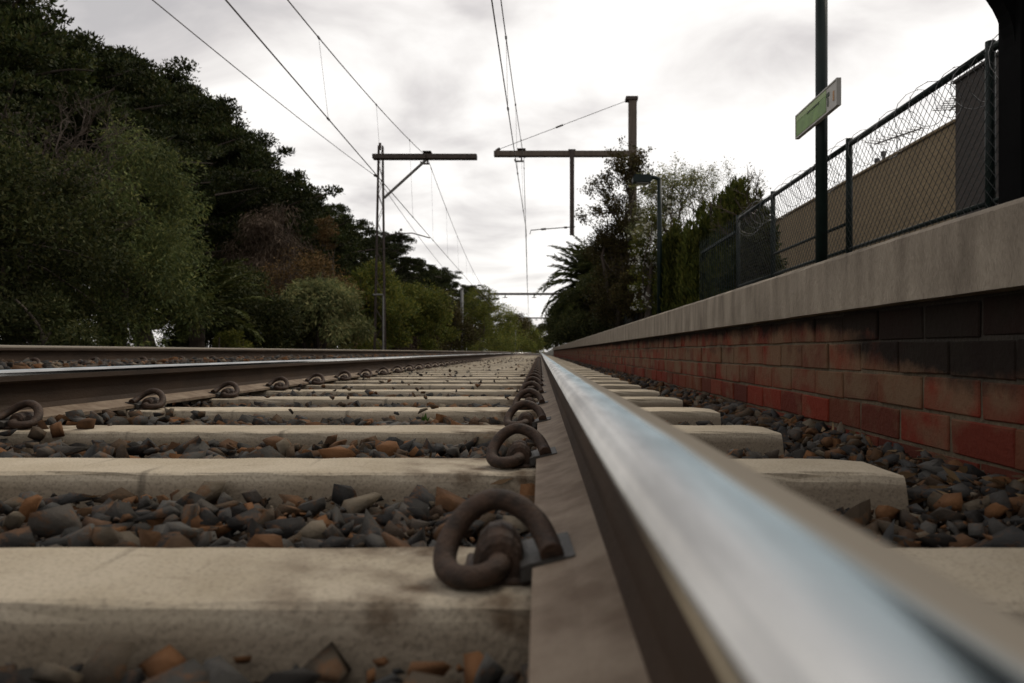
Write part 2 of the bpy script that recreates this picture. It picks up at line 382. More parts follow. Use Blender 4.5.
def tar_and_shade(t, col, amount=0.95):
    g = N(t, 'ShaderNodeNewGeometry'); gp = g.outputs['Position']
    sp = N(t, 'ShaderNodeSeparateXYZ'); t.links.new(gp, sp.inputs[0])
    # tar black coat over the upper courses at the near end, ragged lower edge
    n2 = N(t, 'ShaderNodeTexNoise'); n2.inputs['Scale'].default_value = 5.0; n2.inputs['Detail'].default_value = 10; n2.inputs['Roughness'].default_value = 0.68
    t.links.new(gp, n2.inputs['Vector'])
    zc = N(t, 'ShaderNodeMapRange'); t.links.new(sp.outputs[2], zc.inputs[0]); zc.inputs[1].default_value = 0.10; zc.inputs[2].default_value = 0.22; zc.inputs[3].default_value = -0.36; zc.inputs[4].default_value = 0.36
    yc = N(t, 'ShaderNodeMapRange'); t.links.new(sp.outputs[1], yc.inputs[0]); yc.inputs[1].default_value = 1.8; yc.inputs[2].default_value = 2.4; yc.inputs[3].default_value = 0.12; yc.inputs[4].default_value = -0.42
    zt = N(t, 'ShaderNodeMapRange'); t.links.new(sp.outputs[2], zt.inputs[0]); zt.inputs[1].default_value = 0.27; zt.inputs[2].default_value = 0.33; zt.inputs[3].default_value = 0.0; zt.inputs[4].default_value = 0.38  # dark strip below the coping: overhang shade painted into the colour
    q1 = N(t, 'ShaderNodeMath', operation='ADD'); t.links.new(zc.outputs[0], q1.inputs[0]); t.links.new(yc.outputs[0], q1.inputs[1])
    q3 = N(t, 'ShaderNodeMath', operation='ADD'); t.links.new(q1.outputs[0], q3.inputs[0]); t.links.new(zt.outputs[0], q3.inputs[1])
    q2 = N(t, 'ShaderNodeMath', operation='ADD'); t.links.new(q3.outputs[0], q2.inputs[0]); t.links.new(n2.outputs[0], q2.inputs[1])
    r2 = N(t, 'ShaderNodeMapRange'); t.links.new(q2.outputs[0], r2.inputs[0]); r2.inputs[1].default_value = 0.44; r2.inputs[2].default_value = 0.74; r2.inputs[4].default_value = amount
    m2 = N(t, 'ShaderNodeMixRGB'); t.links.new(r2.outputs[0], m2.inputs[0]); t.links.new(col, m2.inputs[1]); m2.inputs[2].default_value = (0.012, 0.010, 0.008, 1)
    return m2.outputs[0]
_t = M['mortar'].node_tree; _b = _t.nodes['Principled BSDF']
_t.links.new(tar_and_shade(_t, _b.inputs['Base Color'].links[0].from_socket, 0.85), _b.inputs['Base Color'])

def brick_material():
    m = bpy.data.materials.new('red_brick_soot_and_shade'); m.use_nodes = True
    t = m.node_tree; b = t.nodes['Principled BSDF']; b.inputs['Roughness'].default_value = 0.9; b.inputs['Specular IOR Level'].default_value = 0.15
    g = N(t, 'ShaderNodeNewGeometry'); oi = N(t, 'ShaderNodeObjectInfo')
    a = N(t, 'ShaderNodeMath', operation='ADD'); t.links.new(g.outputs['Random Per Island'], a.inputs[0]); t.links.new(oi.outputs['Random'], a.inputs[1])
    fr = N(t, 'ShaderNodeMath', operation='FRACT'); t.links.new(a.outputs[0], fr.inputs[0])
    ra = N(t, 'ShaderNodeValToRGB'); t.links.new(fr.outputs[0], ra.inputs[0])
    el = ra.color_ramp.elements
    el[0].color = (0.15, 0.030, 0.017, 1); el[1].color = (0.19, 0.046, 0.025, 1)
    for p, c in ((0.3, (0.21, 0.036, 0.019)), (0.55, (0.105, 0.027, 0.017)), (0.8, (0.16, 0.055, 0.028))):
        q = el.new(p); q.color = (*c, 1)
    gp = g.outputs['Position']
    sp = N(t, 'ShaderNodeSeparateXYZ'); t.links.new(gp, sp.inputs[0])
    no = N(t, 'ShaderNodeTexNoise'); no.inputs['Scale'].default_value = 7; no.inputs['Detail'].default_value = 6; t.links.new(gp, no.inputs['Vector'])
    # pale mortar smears, mostly on the second and third courses
    z1 = N(t, 'ShaderNodeMapRange'); t.links.new(sp.outputs[2], z1.inputs[0]); z1.inputs[1].default_value = 0.05; z1.inputs[2].default_value = 0.11; z1.inputs[3].default_value = -0.10; z1.inputs[4].default_value = 0.06
    s1 = N(t, 'ShaderNodeMath', operation='ADD'); t.links.new(no.outputs[0], s1.inputs[0]); t.links.new(z1.outputs[0], s1.inputs[1])
    r1 = N(t, 'ShaderNodeMapRange'); t.links.new(s1.outputs[0], r1.inputs[0]); r1.inputs[1].default_value = 0.42; r1.inputs[2].default_value = 0.64; r1.inputs[4].default_value = 0.8
    m1 = N(t, 'ShaderNodeMixRGB'); t.links.new(r1.outputs[0], m1.inputs[0]); t.links.new(ra.outputs[0], m1.inputs[1]); m1.inputs[2].default_value = (0.18, 0.12, 0.07, 1)
    t.links.new(tar_and_shade(t, m1.outputs[0]), b.inputs['Base Color'])
    n4 = N(t, 'ShaderNodeTexNoise'); n4.inputs['Scale'].default_value = 42; n4.inputs['Detail'].default_value = 10; n4.inputs['Roughness'].default_value = 0.7; t.links.new(gp, n4.inputs['Vector'])
    bp = N(t, 'ShaderNodeBump'); bp.inputs['Strength'].default_value = 1.0; bp.inputs['Distance'].default_value = 0.008
    t.links.new(n4.outputs[0], bp.inputs['Height']); t.links.new(bp.outputs[0], b.inputs['Normal'])
    return m
M['brick'] = brick_material()

def railhead_material():
    """bright worn band along the middle of the head, duller bands at both corners"""
    m = bpy.data.materials.new('worn_rail_head_steel'); m.use_nodes = True
    t = m.node_tree; b = t.nodes['Principled BSDF']
    co = N(t, 'ShaderNodeTexCoord'); sp = N(t, 'ShaderNodeSeparateXYZ'); t.links.new(co.outputs['Object'], sp.inputs[0])
    mp = N(t, 'ShaderNodeMapping'); mp.inputs['Scale'].default_value = (300, 2.5, 1); t.links.new(co.outputs['Object'], mp.inputs[0])
    st = N(t, 'ShaderNodeTexNoise'); st.inputs['Scale'].default_value = 1.0; st.inputs['Detail'].default_value = 5; t.links.new(mp.outputs[0], st.inputs['Vector'])
    m2 = N(t, 'ShaderNodeMapping'); m2.inputs['Scale'].default_value = (20, 3, 1); t.links.new(co.outputs['Object'], m2.inputs[0])
    n2 = N(t, 'ShaderNodeTexNoise'); n2.inputs['Scale'].default_value = 1.5; n2.inputs['Detail'].default_value = 5; t.links.new(m2.outputs[0], n2.inputs['Vector'])
    wob = N(t, 'ShaderNodeMath', operation='MULTIPLY_ADD'); t.links.new(n2.outputs[0], wob.inputs[0]); wob.inputs[1].default_value = 0.008
    t.links.new(sp.outputs[0], wob.inputs[2])
    rb = N(t, 'ShaderNodeMapRange'); t.links.new(wob.outputs[0], rb.inputs[0]); rb.inputs[1].default_value = 0.006; rb.inputs[2].default_value = 0.014; rb.inputs[3].default_value = 1; rb.inputs[4].default_value = 0
    band = rb
    reflection_tint = N(t, 'ShaderNodeValToRGB')
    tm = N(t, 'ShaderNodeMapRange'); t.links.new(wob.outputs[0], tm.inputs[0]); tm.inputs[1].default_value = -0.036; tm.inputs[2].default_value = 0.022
    t.links.new(tm.outputs[0], reflection_tint.inputs[0])
    te = reflection_tint.color_ramp.elements
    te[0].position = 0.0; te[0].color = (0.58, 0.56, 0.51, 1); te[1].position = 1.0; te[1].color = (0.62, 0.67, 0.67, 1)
    for p_, c_ in ((0.35, (0.66, 0.67, 0.65)), (0.5, (0.57, 0.635, 0.64)), (0.68, (0.50, 0.60, 0.62)), (0.88, (0.62, 0.68, 0.68))):  # bluish band right of centre: tree reflection put into the steel colour
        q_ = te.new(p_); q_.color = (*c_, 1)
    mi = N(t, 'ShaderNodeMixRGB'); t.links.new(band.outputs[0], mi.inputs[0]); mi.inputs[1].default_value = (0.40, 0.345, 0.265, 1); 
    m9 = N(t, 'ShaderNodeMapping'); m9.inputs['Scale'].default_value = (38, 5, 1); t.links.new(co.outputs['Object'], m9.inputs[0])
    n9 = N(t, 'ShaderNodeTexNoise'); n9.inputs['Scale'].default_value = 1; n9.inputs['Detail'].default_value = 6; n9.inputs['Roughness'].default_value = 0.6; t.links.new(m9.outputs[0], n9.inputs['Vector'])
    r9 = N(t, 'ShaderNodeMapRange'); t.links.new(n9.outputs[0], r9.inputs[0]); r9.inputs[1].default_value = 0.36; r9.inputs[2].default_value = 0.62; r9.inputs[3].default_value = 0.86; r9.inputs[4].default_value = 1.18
    h9 = N(t, 'ShaderNodeHueSaturation'); t.links.new(reflection_tint.outputs[0], h9.inputs['Color']); t.links.new(r9.outputs[0], h9.inputs['Value'])
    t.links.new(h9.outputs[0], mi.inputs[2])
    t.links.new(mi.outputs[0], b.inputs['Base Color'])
    me_ = N(t, 'ShaderNodeMapRange'); t.links.new(band.outputs[0], me_.inputs[0]); me_.inputs[3].default_value = 0.0; me_.inputs[4].default_value = 1.0
    t.links.new(me_.outputs[0], b.inputs['Metallic'])
    rr = N(t, 'ShaderNodeMapRange'); t.links.new(band.outputs[0], rr.inputs[0]); rr.inputs[3].default_value = 0.75; rr.inputs[4].default_value = 0.13
    r3 = N(t, 'ShaderNodeMath', operation='MULTIPLY_ADD'); t.links.new(st.outputs[0], r3.inputs[0]); r3.inputs[1].default_value = 0.16; 
    sb = N(t, 'ShaderNodeMath', operation='SUBTRACT'); t.links.new(rr.outputs[0], sb.inputs[0]); sb.inputs[1].default_value = 0.06
    t.links.new(sb.outputs[0], r3.inputs[2])
    t.links.new(r3.outputs[0], b.inputs['Roughness'])
    bp = N(t, 'ShaderNodeBump'); bp.inputs['Strength'].default_value = 0.06; bp.inputs['Distance'].default_value = 0.002
    t.links.new(st.outputs[0], bp.inputs['Height']); t.links.new(bp.outputs[0], b.inputs['Normal'])
    return m
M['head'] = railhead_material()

def wallbrick_material(name, c1, c2, mort):
    m = bpy.data.materials.new(name); m.use_nodes = True
    t = m.node_tree; b = t.nodes['Principled BSDF']; b.inputs['Roughness'].default_value = 0.85
    co = N(t, 'ShaderNodeTexCoord'); sp = N(t, 'ShaderNodeSeparateXYZ'); t.links.new(co.outputs['Object'], sp.inputs[0])
    ad = N(t, 'ShaderNodeMath', operation='ADD'); t.links.new(sp.outputs[0], ad.inputs[0]); t.links.new(sp.outputs[1], ad.inputs[1])
    cm = N(t, 'ShaderNodeCombineXYZ'); t.links.new(ad.outputs[0], cm.inputs[0]); t.links.new(sp.outputs[2], cm.inputs[1])
    br = N(t, 'ShaderNodeTexBrick'); br.inputs['Scale'].default_value = 1; br.inputs['Brick Width'].default_value = 0.24; br.inputs['Row Height'].default_value = 0.086; br.inputs['Mortar Size'].default_value = 0.007
    br.inputs['Color1'].default_value = (*c1, 1); br.inputs['Color2'].default_value = (*c2, 1); br.inputs['Mortar'].default_value = (*mort, 1)
    t.links.new(cm.outputs[0], br.inputs['Vector'])
    no = N(t, 'ShaderNodeTexNoise'); no.inputs['Scale'].default_value = 0.8; no.inputs['Detail'].default_value = 6; t.links.new(co.outputs['Object'], no.inputs['Vector'])
    mr = N(t, 'ShaderNodeMapRange'); t.links.new(no.outputs[0], mr.inputs[0]); mr.inputs[3].default_value = 0.7; mr.inputs[4].default_value = 1.25
    hs = N(t, 'ShaderNodeHueSaturation'); t.links.new(br.outputs[0], hs.inputs['Color']); t.links.new(mr.outputs[0], hs.inputs['Value'])
    t.links.new(hs.outputs[0], b.inputs['Base Color'])
    bp = N(t, 'ShaderNodeBump'); bp.inputs['Strength'].default_value = 0.6; bp.inputs['Distance'].default_value = 0.006; bp.invert = True
    t.links.new(br.outputs['Fac'], bp.inputs['Height']); t.links.new(bp.outputs[0], b.inputs['Normal'])
    return m
M['tanbrick'] = wallbrick_material('tan_brickwork', (0.29, 0.215, 0.12), (0.245, 0.18, 0.10), (0.17, 0.135, 0.09))
M['darkbrick'] = wallbrick_material('dark_brickwork', (0.055, 0.045, 0.038), (0.042, 0.035, 0.03), (0.06, 0.052, 0.045))

# ------------------------------------------------------------------ ground, ballast, platform
XR = 0.075                      # centre of the right rail
XL = 0.068 - 0.07 - 1.6            # left rail, broad gauge
TC = (XR + XL) / 2              # track centre
ADJ = 0.10                      # the second track lies higher
XA = -3.62; XB = XA - 1.67
SP = 0.715; Y0 = 0.755          # sleeper pitch and first sleeper
SW = 0.097                      # half width of a sleeper top
LEFT_END, RIGHT_END = -2.20, 0.665

g = MB()
xs = [-1500, -300, -60, -20, -8, 8, 40, 120, 400, 1500]
ys = [-200, -20, 0, 20, 60, 120, 250, 500, 1000, 2500]
vs = [(x, y, -0.36) for y in ys for x in xs]
g.add(vs, [(j * 10 + i, j * 10 + i + 1, (j + 1) * 10 + i + 1, (j + 1) * 10 + i) for j in range(9) for i in range(9)])
tag(g.build('ground', M['ground']), kind='structure')

def bed_z(x):
    return np.interp(x, [-7.4, -6.3, -5.9, -3.7, -3.4, -2.8, -2.3, -1.9, -1.72, -1.6, 0.05, 0.3, 0.66, 0.78, 0.95], [-0.34, -0.02, 0.05, 0.055, 0.108, 0.108, 0.05, -0.03, -0.062, -0.062, -0.065, -0.09, -0.085, -0.055, -0.045])
prof = [(x, float(bed_z(x)) - 0.02) for x in (-7.4, -6.3, -5.9, -3.7, -3.4, -2.8, -2.3, -1.9, -1.7, 0.05, 0.3, 0.66, 0.78, 0.95)]
b_ = MB(); b_.extrude(prof, -3, 300, closed=False)
ballast = tag(b_.build('ballast_bed', M['bed'], recalc=False), kind='structure')

# ballast stones
def hull_proto(npts, seed):
    r = random.Random(seed)
    bm = bmesh.new()
    r0y, r0z = r.uniform(0.55, 0.9), r.uniform(0.38, 0.7)
    for _ in range(npts):
        v = Vector((r.gauss(0, 1), r.gauss(0, 1), r.gauss(0, 1)))
        v = v / (abs(v.x) ** 2.6 + abs(v.y) ** 2.6 + abs(v.z) ** 2.6) ** (1 / 2.6) * r.uniform(0.78, 1.1)
        bm.verts.new((v.x, v.y * r0y, v.z * r0z))
    res = bmesh.ops.convex_hull(bm, input=bm.verts[:])
    bmesh.ops.delete(bm, geom=[q for q in bm.verts if not q.link_faces], context='VERTS')
    bmesh.ops.triangulate(bm, faces=bm.faces[:])
    bmesh.ops.recalc_face_normals(bm, faces=bm.faces[:])
    bm.verts.index_update()
    V = np.array([q.co[:] for q in bm.verts]); Fc = np.array([[q.index for q in f.verts] for f in bm.faces])
    bm.free()
    return V, Fc
near_pro = [hull_proto(8 + i % 3, i) for i in range(32)]
mid_pro = [hull_proto(8, 100 + i) for i in range(16)]
far_pro = [hull_proto(8, 200 + i) for i in range(10)]

def rotmats(n, r, tilt=0.42):
    a = r.uniform(0, 2 * np.pi, n); bx = r.normal(0, tilt, n); by = r.normal(0, tilt, n)
    ca, sa = np.cos(a), np.sin(a); cb, sb = np.cos(bx), np.sin(bx); cc, sc = np.cos(by), np.sin(by)
    Z = np.zeros(n); O = np.ones(n)
    Rz = np.stack([ca, -sa, Z, sa, ca, Z, Z, Z, O], 1).reshape(n, 3, 3)
    Rx = np.stack([O, Z, Z, Z, cb, -sb, Z, sb, cb], 1).reshape(n, 3, 3)
    Ry = np.stack([cc, Z, sc, Z, O, Z, -sc, Z, cc], 1).reshape(n, 3, 3)
    return Rz @ Rx @ Ry

def scatter(y0, y1, x0, x1, s, keep, dz):
    nx = int((x1 - x0) / s); ny = int((y1 - y0) / s)
    X, Y = np.meshgrid(x0 + (np.arange(nx) + 0.5) * s, y0 + (np.arange(ny) + 0.5) * s)
    X = X.ravel() + rng.uniform(-.5, .5, nx * ny) * s; Y = Y.ravel() + rng.uniform(-.5, .5, nx * ny) * s
    k = rng.random(nx * ny) < keep
    X, Y = X[k], Y[k]
    return X, Y, bed_z(X) + dz + rng.uniform(-0.008, 0.012, len(X))

def clear_of_track(X, Y, Z, r):
    ph = (Y - Y0) / SP; d = np.abs(ph - np.round(ph)) * SP
    on_sl = (d < SW + 0.012 + r * 0.75) & (X > LEFT_END - r * .6) & (X < RIGHT_END + r * .6)
    rail = np.zeros(len(X), bool)
    for xr in (XR, XL):
        rail |= (np.abs(X - xr) < 0.085 + r) & (Z + r * 0.6 > 0.0)
    for xr in (XA, XB):
        rail |= (np.abs(X - xr) < 0.085 + r) & (Z + r * 0.6 > 0.09)
    wall = X > 0.915 - r
    return ~(on_sl | rail | wall)

batches = []   # (proto list, X,Y,Z,r)
def add_batch(pro, y0, y1, x0, x1, s, r0, r1, layers):
    for keep, dz in layers:
        X, Y, Z = scatter(y0, y1, x0, x1, s, keep, dz)
        r = rng.uniform(r0, r1, len(X)) * (1 + 0.5 * (rng.random(len(X)) < 0.12))
        # only what lies inside a generous view wedge
        k = (X > -0.9 * Y - 0.9) & clear_of_track(X, Y, Z, r)
        batches.append((pro, X[k], Y[k], Z[k], r[k]))
add_batch(near_pro, 0.15, 0.66, -0.9, 0.92, 0.040, 0.026, 0.040, [(0.95, 0.0), (0.7, 0.018)])
add_batch(near_pro, 0.66, 1.75, -1.9, 0.92, 0.037, 0.022, 0.041, [(0.95, -0.008), (0.75, 0.014)])
add_batch(near_pro, 1.75, 4.5, -3.6, 0.92, 0.038, 0.022, 0.041, [(0.95, 0.004), (0.7, 0.024)])
heap_n = 46
hx_, hy_ = rng.uniform(-1.52, -1.18, heap_n), rng.uniform(1.95, 2.75, heap_n)
hx_ = np.minimum(hx_, -1.02 - 0.35 * (hy_ - 1.95) * rng.random(heap_n))
batches.append((near_pro, hx_, hy_, rng.uniform(-.035, .010, heap_n), rng.uniform(.024, .042, heap_n)))
scn = 240
sx_, sy_ = rng.uniform(-1.5, -.05, scn), 2.5 + 26 * rng.random(scn) ** 1.2
batches.append((near_pro, sx_, sy_, np.full(scn, .008), rng.uniform(.012, .026, scn)))
add_batch(mid_pro, 4.5, 11, -6.6, 0.92, 0.050, 0.024, 0.040, [(0.95, 0.004), (0.5, 0.026)])
add_batch(mid_pro, 1.5, 4.5, -4.4, -3.6, 0.048, 0.022, 0.034, [(0.95, -0.004)])
add_batch(far_pro, 11, 28, -6.6, 0.92, 0.066, 0.028, 0.046, [(1.0, 0.012), (0.3, 0.03)])
add_batch(far_pro, 28, 75, -6.6, 0.92, 0.13, 0.045, 0.08, [(1.0, -0.01)])

# the 300 largest in the picture become stones of their own
pro0, X, Y, Z, r = [np.concatenate([b[i] for b in batches[:6]]) if i else near_pro for i in range(5)]
px = VX + F * X / Y; py = VY + F * (CZ - Z) / Y
inside = (px > -10) & (px < 1034) & (py < 690) & ~((X > 0.02) & (X < 0.16))
hidden = (X > 0.05) & (Y < 1.6) & (py > 560)
score = np.where(inside & ~hidden, r / Y * (1 + 10 * np.clip(Z - bed_z(X), 0, .05)), 0)
# leave the lower parts of the frame that are in front of the first sleeper to the same pick
order = np.argsort(-score)[:300]
chosen = np.zeros(len(X), bool); chosen[order] = True
stone_meshes = []
for V, Fc in near_pro:
    stone_meshes.append(np_mesh('stone', V, [Fc], M['stone']))
rs_ = random.Random(5)
for i in order:
    o = link('stone', stone_meshes[rs_.randrange(len(stone_meshes))], ballast)
    o.location = (X[i], Y[i], Z[i])
    o.scale = (r[i], r[i], r[i])
    o.rotation_euler = (rs_.gauss(0, .38), rs_.gauss(0, .38), rs_.uniform(0, 6.28))
gx, gy, gz_ = scatter(0.5, 3.2, -1.9, 0.92, 0.02, 0.8, 0.012)
gr_ = rng.uniform(.004, .011, len(gx)); gk = clear_of_track(gx, gy, gz_, gr_) & (gx > -0.9 * gy - .9)
batches.append((mid_pro, gx[gk], gy[gk], gz_[gk], gr_[gk]))
AV, AF, off = [], [], 0
todo = [(near_pro, X[~chosen], Y[~chosen], Z[~chosen], r[~chosen])] + batches[6:]
for pro, X, Y, Z, r in todo:
    which = rng.integers(0, len(pro), len(X))
    for pi, (V, Fc) in enumerate(pro):
        k = np.where(which == pi)[0]
        if len(k) == 0: continue
        RM = rotmats(len(k), rng)
        W = np.einsum('nij,vj->nvi', RM, V) * r[k][:, None, None] + np.stack([X[k], Y[k], Z[k]], 1)[:, None, :]
        AV.append(W.reshape(-1, 3))
        AF.append((Fc[None] + (np.arange(len(k)) * len(V))[:, None, None] + off).reshape(-1, 3))
        off += len(k) * len(V)
me = np_mesh('ballast_stones', np.concatenate(AV), AF, M['stone'])
tag(link('ballast_stones', me, ballast), kind='stuff')

# ------------------------------------------------------------------ rails
foot_p = [(-0.082, 0.006), (0.082, 0.006), (0.082, 0.017), (0.045, 0.026), (0.016, 0.038), (-0.016, 0.038), (-0.045, 0.026), (-0.082, 0.017)]
web_p = [(-0.017, 0.034), (0.017, 0.034), (0.0095, 0.055), (0.0085, 0.09), (0.012, 0.124), (-0.012, 0.124), (-0.0085, 0.09), (-0.0095, 0.055)]
def head_profile():
    p = [(0.012, 0.120), (0.033, 0.126), (0.036, 0.129), (0.035, 0.145)]
    for a in (15, 32, 48, 63, 76):
        p.append((0.021 + 0.0135 * math.cos(R(a)), 0.1475 + 0.0135 * math.sin(R(a))))
    p += [(0.019, 0.16155), (0.0165, 0.1619), (0.012, 0.1624), (0.006, 0.1628), (0.0, 0.163)]
    q = [(-x, z) for x, z in reversed(p[:-1])]
    return p + q
def rail(label, x, z, y1):
    t = thing('rail', label, 'rail', (x, 0, z), 'steel rails')
    a = MB(); a.extrude(foot_p, -2.5, y1); a.build('foot', M['foot'], t)
    a = MB(); a.extrude(web_p, -2.5, y1); a.build('web', M['railside'], t)
    pr = head_profile()
    a = MB(); n = len(pr)
    a.extrude(pr, -2.5, y1)
    # polished crown on top, rust on the cheeks and underside
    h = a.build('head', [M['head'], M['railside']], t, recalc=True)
    for f in h.data.polygons:
        f.material_index = 0 if f.center.z > 0.1475 else 1
        f.use_smooth = len(f.vertices) == 4 and f.center.z > 0.14
    if x == XL: h.scale.x = -1      # the worn band lies towards the gauge side on either rail
    return t
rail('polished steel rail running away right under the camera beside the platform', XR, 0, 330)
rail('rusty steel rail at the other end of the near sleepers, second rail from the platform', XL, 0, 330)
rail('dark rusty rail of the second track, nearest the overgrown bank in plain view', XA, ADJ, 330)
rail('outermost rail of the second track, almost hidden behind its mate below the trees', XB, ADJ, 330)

# ------------------------------------------------------------------ sleepers
def sleeper_mesh(seed):
    r = random.Random(seed)
    pr = [(-0.125, -0.21), (0.125, -0.21), (SW + 0.004, -0.016), (SW + 0.001, -0.005), (SW - 0.004, -0.0012), (SW - 0.010, 0.0), (0, 0.0),
          (-SW + 0.010, 0.0), (-SW + 0.004, -0.0012), (-SW - 0.001, -0.005), (-SW - 0.004, -0.016)]
    half = (RIGHT_END - LEFT_END) / 2
    nseg = 44
    vs = []
    for i in range(nseg + 1):
        t = i / nseg; x = -half + 2 * half * t
        endk = min(i, nseg - i)
        for j, (a, z) in enumerate(pr):
            zz = z - (0.006 if endk == 0 and z > -0.1 else 0) + r.uniform(-.0012, .0012)
            aa = a + r.uniform(-.002, .002) * (1 if z > -0.1 else 0)
            if z > -0.02 and r.random() < 0.06 and abs(a) > 0.08: zz -= r.uniform(0.002, 0.007); aa *= 0.97
            if endk == 0: aa *= 0.96
            vs.append((x + (0.012 * (-z / 0.2) * (1 if i == nseg else -1 if i == 0 else 0)), aa, zz))
    n = len(pr)
    fs = [(i * n + j, i * n + (j + 1) % n, (i + 1) * n + (j + 1) % n, (i + 1) * n + j) for i in range(nseg) for j in range(n)]
    fs += [tuple(range(n - 1, -1, -1)), tuple(range(nseg * n, nseg * n + n))]
    a = MB(); a.add(vs, fs)
    o = a.build('sleeper', M['sleeper'], smooth=False)
    return o
ORD = ['nearest', 'second', 'third', 'fourth', 'fifth', 'sixth', 'seventh', 'eighth', 'ninth', 'tenth', 'eleventh', 'twelfth', 'thirteenth', 'fourteenth', 'fifteenth', 'sixteenth', 'seventeenth', 'eighteenth', 'nineteenth', 'twentieth']
protos = [sleeper_mesh(i) for i in range(4)]
k = 0
NS = 70
for k in range(-1, NS):
    i = k if 0 <= k < 4 else None
    o = protos[i] if i is not None else protos[(k * 7 + 1) % 4].copy()
    if i is None: C.objects.link(o)
    o.location = ((LEFT_END + RIGHT_END) / 2 + random.uniform(-.008, .008), Y0 + SP * k, random.uniform(-.003, .0))
    o.rotation_euler = (0, 0, random.uniform(-.004, .004))
    if k < 0: lab = 'concrete sleeper directly below the camera, cut off by the bottom edge'
    elif k < 20: lab = ('beige concrete sleeper, nearest one fully in view, broad and out of focus' if k == 0 else 'beige concrete sleeper, %s from the camera on the near track' % ORD[k])
    else: lab = 'far concrete sleeper of the near track, beyond the twentieth'
    tag(o, lab, 'sleeper', 'concrete sleepers of the near track')
for k in range(3, 40):
    o = protos[k % 4].copy(); C.objects.link(o)
    o.location = ((XA + XB) / 2, Y0 + 0.2 + SP * k, ADJ)
    tag(o, 'concrete sleeper sunk in ballast under the second, raised track', 'sleeper', 'concrete sleepers of the second track')

# ------------------------------------------------------------------ rail clips
def catmull(pts, n=6):
    pts = [Vector(p) for p in pts]; outp = []
    q = [pts[0] * 2 - pts[1]] + pts + [pts[-1] * 2 - pts[-2]]
    for i in range(1, len(q) - 2):
        for s in range(n):
            t = s / n
            p0, p1, p2, p3 = q[i - 1], q[i], q[i + 1], q[i + 2]
            outp.append(0.5 * ((2 * p1) + (-p0 + p2) * t + (2 * p0 - 5 * p1 + 4 * p2 - p3) * t * t + (-p0 + 3 * p1 - 3 * p2 + p3) * t ** 3))
    outp.append(pts[-1])
    return outp
def make_clip(sx):
    """sx=+1: the rail lies towards +x. Origin on the sleeper top at the edge of the rail foot"""
    t = link('rail_clip', None)
    path = [(.020, -.050, .034), (.016, -.022, .042), (.004, .006, .060), (-.020, .020, .078), (-.050, .022, .084), (-.080, .016, .068), (-.099, -.004, .042),
            (-.103, -.030, .020), (-.090, -.055, .0125), (-.064, -.064, .0135), (-.044, -.052, .018), (-.040, -.024, .021), (-.040, .03, .021), (-.040, .062, .021)]
    a = MB(); a.tube(catmull([(sx * u, v, w_) for u, v, w_ in path], 5), 0.0140, 12)
    a.build('spring_bar', M['ironwood'], t, smooth=True)
    for f in t.children[0].data.polygons:
        if len(f.vertices) > 4: f.use_smooth = False
    a = MB()
    pr = [(-.072, -.004), (-.072, .018), (-.066, .040), (-.054, .053), (-.038, .057), (-.024, .051), (-.014, .038), (-.010, .020), (-.010, -.004)]
    n = len(pr)
    secs = [(-.034, .80), (-.028, .94), (.0, 1.0), (.045, .92), (.052, .75)]
    vs = [(sx * (-.039 + (u + .039) * s), v, w_ * s if w_ > 0 else w_) for v, s in secs for u, w_ in pr]
    fs = [(i * n + j, i * n + j + 1, (i + 1) * n + j + 1, (i + 1) * n + j) for i in range(len(secs) - 1) for j in range(n - 1)]
    fs += [tuple(range(n)), tuple(range((len(secs) - 1) * n, len(secs) * n))]
    a.add(vs, fs)
    a.box(*sorted((sx * -.082, sx * -.004)), -.05, .06, -.004, .005, 0.003)
    a.build('shoulder', M['ironwood'], t, smooth=False)
    a = MB()
    pr = [(-.016, .004), (-.004, .005), (-.002, .018), (.046, .0275), (.046, .035), (-.006, .0255), (-.016, .021)]
    a.extrude([(sx * u, w_) for u, w_ in pr], -.056, .046)
    a.build('insulator', M['plate'], t)
    return t
cr_, cl_ = make_clip(1), make_clip(-1)
ca_ = None
def put_clip(src, first, x, y, z, label, group):
    o = src if first else copy_tree(src)
    o.location = (x, y, z); o.rotation_euler = (0, 0, random.uniform(-.05, .05)); o.scale = (.82, .9, .78)
    tag(o, label, 'rail clip', group)
for k in range(0, 34):
    if k == 0: lab = 'large rusty spring clip on the nearest sleeper, ring standing beside the polished rail'
    elif k < 20: lab = 'rusty spring clip beside the polished rail on the %s sleeper from the camera' % ORD[k]
    else: lab = 'small far rusty spring clip beside the polished rail, beyond the twentieth sleeper'
    put_clip(cr_, k == 0, XR - 0.082, Y0 + SP * k - 0.004, 0.001, lab, 'rail clips along the polished rail')
for k in range(1, 26):
    if k < 2: lab = 'rusty spring clip cut by the left edge at the foot of the left rail'
    elif k < 20: lab = 'rusty spring clip against the inner side of the left rail on the %s sleeper' % ORD[k]
    else: lab = 'small far rusty spring clip inside the left rail, beyond the twentieth sleeper'
    put_clip(cl_, k == 1, XL + 0.082, Y0 + SP * k + 0.0, 0.001, lab, 'rail clips along the left rail')
for k in range(3, 20):
    put_clip(cl_, False, XA + 0.082, Y0 + 0.2 + SP * k, ADJ + .001, 'dark spring clip at the foot of the second track rail, %s from the left edge' % ORD[k - 3], 'rail clips along the second track rail')

# ------------------------------------------------------------------ platform wall
XC, XW = 0.88, 0.925
PLAT_END = 52.0
ZC0, ZC1 = CZ + 0.122, CZ + 0.289
wall = thing('platform_wall', 'low red brick platform wall with thick grey concrete coping right of the rail', 'wall', (0, 0, 0))
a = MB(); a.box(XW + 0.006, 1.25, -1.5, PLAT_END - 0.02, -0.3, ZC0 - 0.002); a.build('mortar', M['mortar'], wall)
a = MB()
r_ = random.Random(3)
